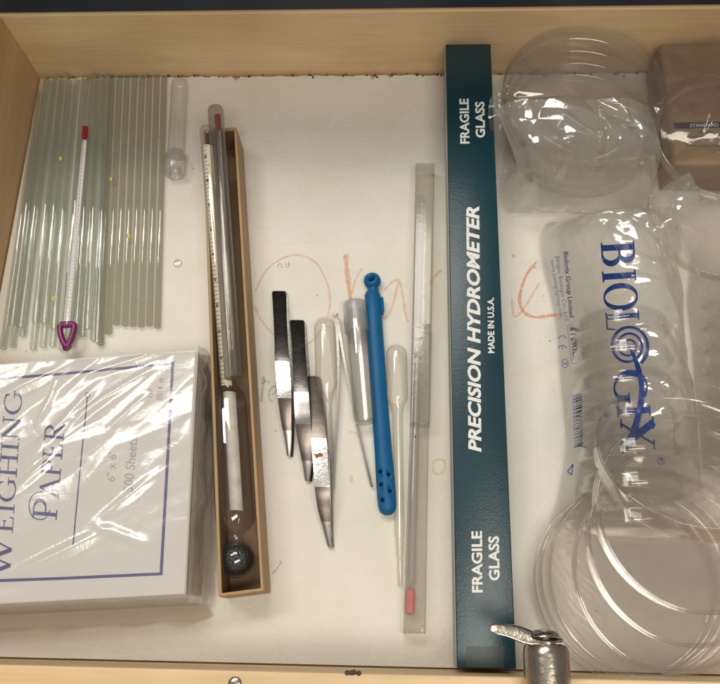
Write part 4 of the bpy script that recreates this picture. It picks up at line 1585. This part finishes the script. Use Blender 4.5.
# --- kraft box in its own bag in the far corner
ZK = .036
kb = thing('brown_carton', 'flat brown carton with a navy banded label in the far corner', 'carton', at(700, 110, 0))
ka, kc = at(655, 52, ZK), at(668, 172, ZK)
kx0, kx1 = at(668, 110, ZK).x, XR - .003
ky1, ky0 = -.004, at(690, 165, ZK).y
MB().box(kx0, kx1, ky0, ky1, .0006, ZK).build('carton_body', M['kraft'], kb, True, .0035, 30)
ks = lambda px, py: at(px, py, ZK + .0002)
lbm = MB()
lbm.add([ks(673.5, 121.5), ks(742, 119), ks(742, 160), ks(675, 158)], [(0, 1, 2, 3)])
lbm.build('paper_label', M['label_tan'], kb, False)
ks2 = lambda px, py: at(px, py, ZK + .0004)
lbm = MB()
lbm.add([ks2(673.5, 122.8), ks2(742, 121), ks2(742, 127), ks2(675, 128.8)], [(0, 1, 2, 3)])
lbm.build('label_band', M['label_navy'], kb, False)
ks3 = lambda px, py: at(px, py, ZK + .0006)
lt = MB()
fit_text(lt, 'STANDARD LINE', (690, 127.2), (731, 125.8), 3.2, ks3, .01)
lt.build('band_lettering', M['white_print'], kb, False)
lt = MB()
fit_text(lt, '50 mm', (697.5, 133.6), (712.5, 132.6), 2.8, ks2)
fit_text(lt, 'Porcelain Funnel', (687, 138.3), (731, 135.8), 2.8, ks2)
fit_text(lt, '2 pk', (704, 141.0), (711.5, 140.4), 2.6, ks2)
fit_text(lt, 'Laboratory Use Only', (686.5, 146.2), (733, 147.2), 2.6, ks2)
lt.build('label_lettering', M['ink'], kb, False)
bagB = thing('clear_pouch', 'smooth clear plastic pouch over the brown carton', 'bag', at(700, 120, 0))
leftB = [(652, 47, .044), (656, 80, .043), (660, 115, .042), (662, 150, .030), (660, 190, .006)]
rightB = [(760, 30, .046), (765, 75, .045), (770, 115, .044), (775, 150, .042), (780, 200, .010)]
rowsB = film_sheet(leftB, rightB, lambda u, t, P: .003 * math.sin(math.pi * u), 31.0, .0024, 24, 70, 90)
for r_ in rowsB:
    for p_ in r_:
        p_.y = min(p_.y, -.0012)
        p_.x = min(p_.x, XR - .001)
MB().grid(rowsB).build('film', M['clear_film'], bagB, True, 0, 60)
dish(at(728, 142, .049), (-.03, .02, 1), .0480, .010, 'clear dish lying on the brown carton in the far corner', None, 80)
dish(at(722, 215, .033), (-.06, -.04, 1), .0480, .012, 'clear dish leaning in front of the brown carton', None, 80)

# --- plain sleeve of small dishes at the right edge
gd = 'small petri dishes in the plain sleeve'
c0, c1 = at(752, 285, RSD + .001), at(764, 470, RSD + .001)
axd = (c1 - c0).normalized()
for i in range(8):
    dish(c0 + axd * (i * .0152), axd, RSD - .0012, .0120, 'small clear petri dish on its side inside the plain sleeve', gd, 48, .006, 'small_dish')
bagD = thing('plain_sleeve', 'plain clear plastic sleeve of small dishes along the right edge', 'bag', at(740, 340, 0))
leftD = [(668, 222, .020), (690, 258, .006), (688, 300, .003), (692, 350, .003), (697, 400, .003), (703, 470, .003)]
rightD = [(800, 200, .020), (800, 258, .006), (805, 300, .003), (808, 350, .003), (812, 400, .003), (818, 470, .003)]


def profD(u, t, P):
    dome = max(0, 1 - (abs(u - .5) * 2) ** 2.4)
    return dome * .061 * (.55 + .45 * smooth(t / .25)) + .0012 * math.sin(t * 50) * dome


rowsD = film_sheet(leftD, rightD, profD, 44.0, lambda u, t: .0012 + .005 * smooth((.3 - t) / .3), 30, 80, 120)
for r_ in rowsD:
    for p_ in r_:
        p_.x = min(p_.x, XR - .001)
MB().grid(rowsD).build('film', M['film'], bagD, True, 0, 60)
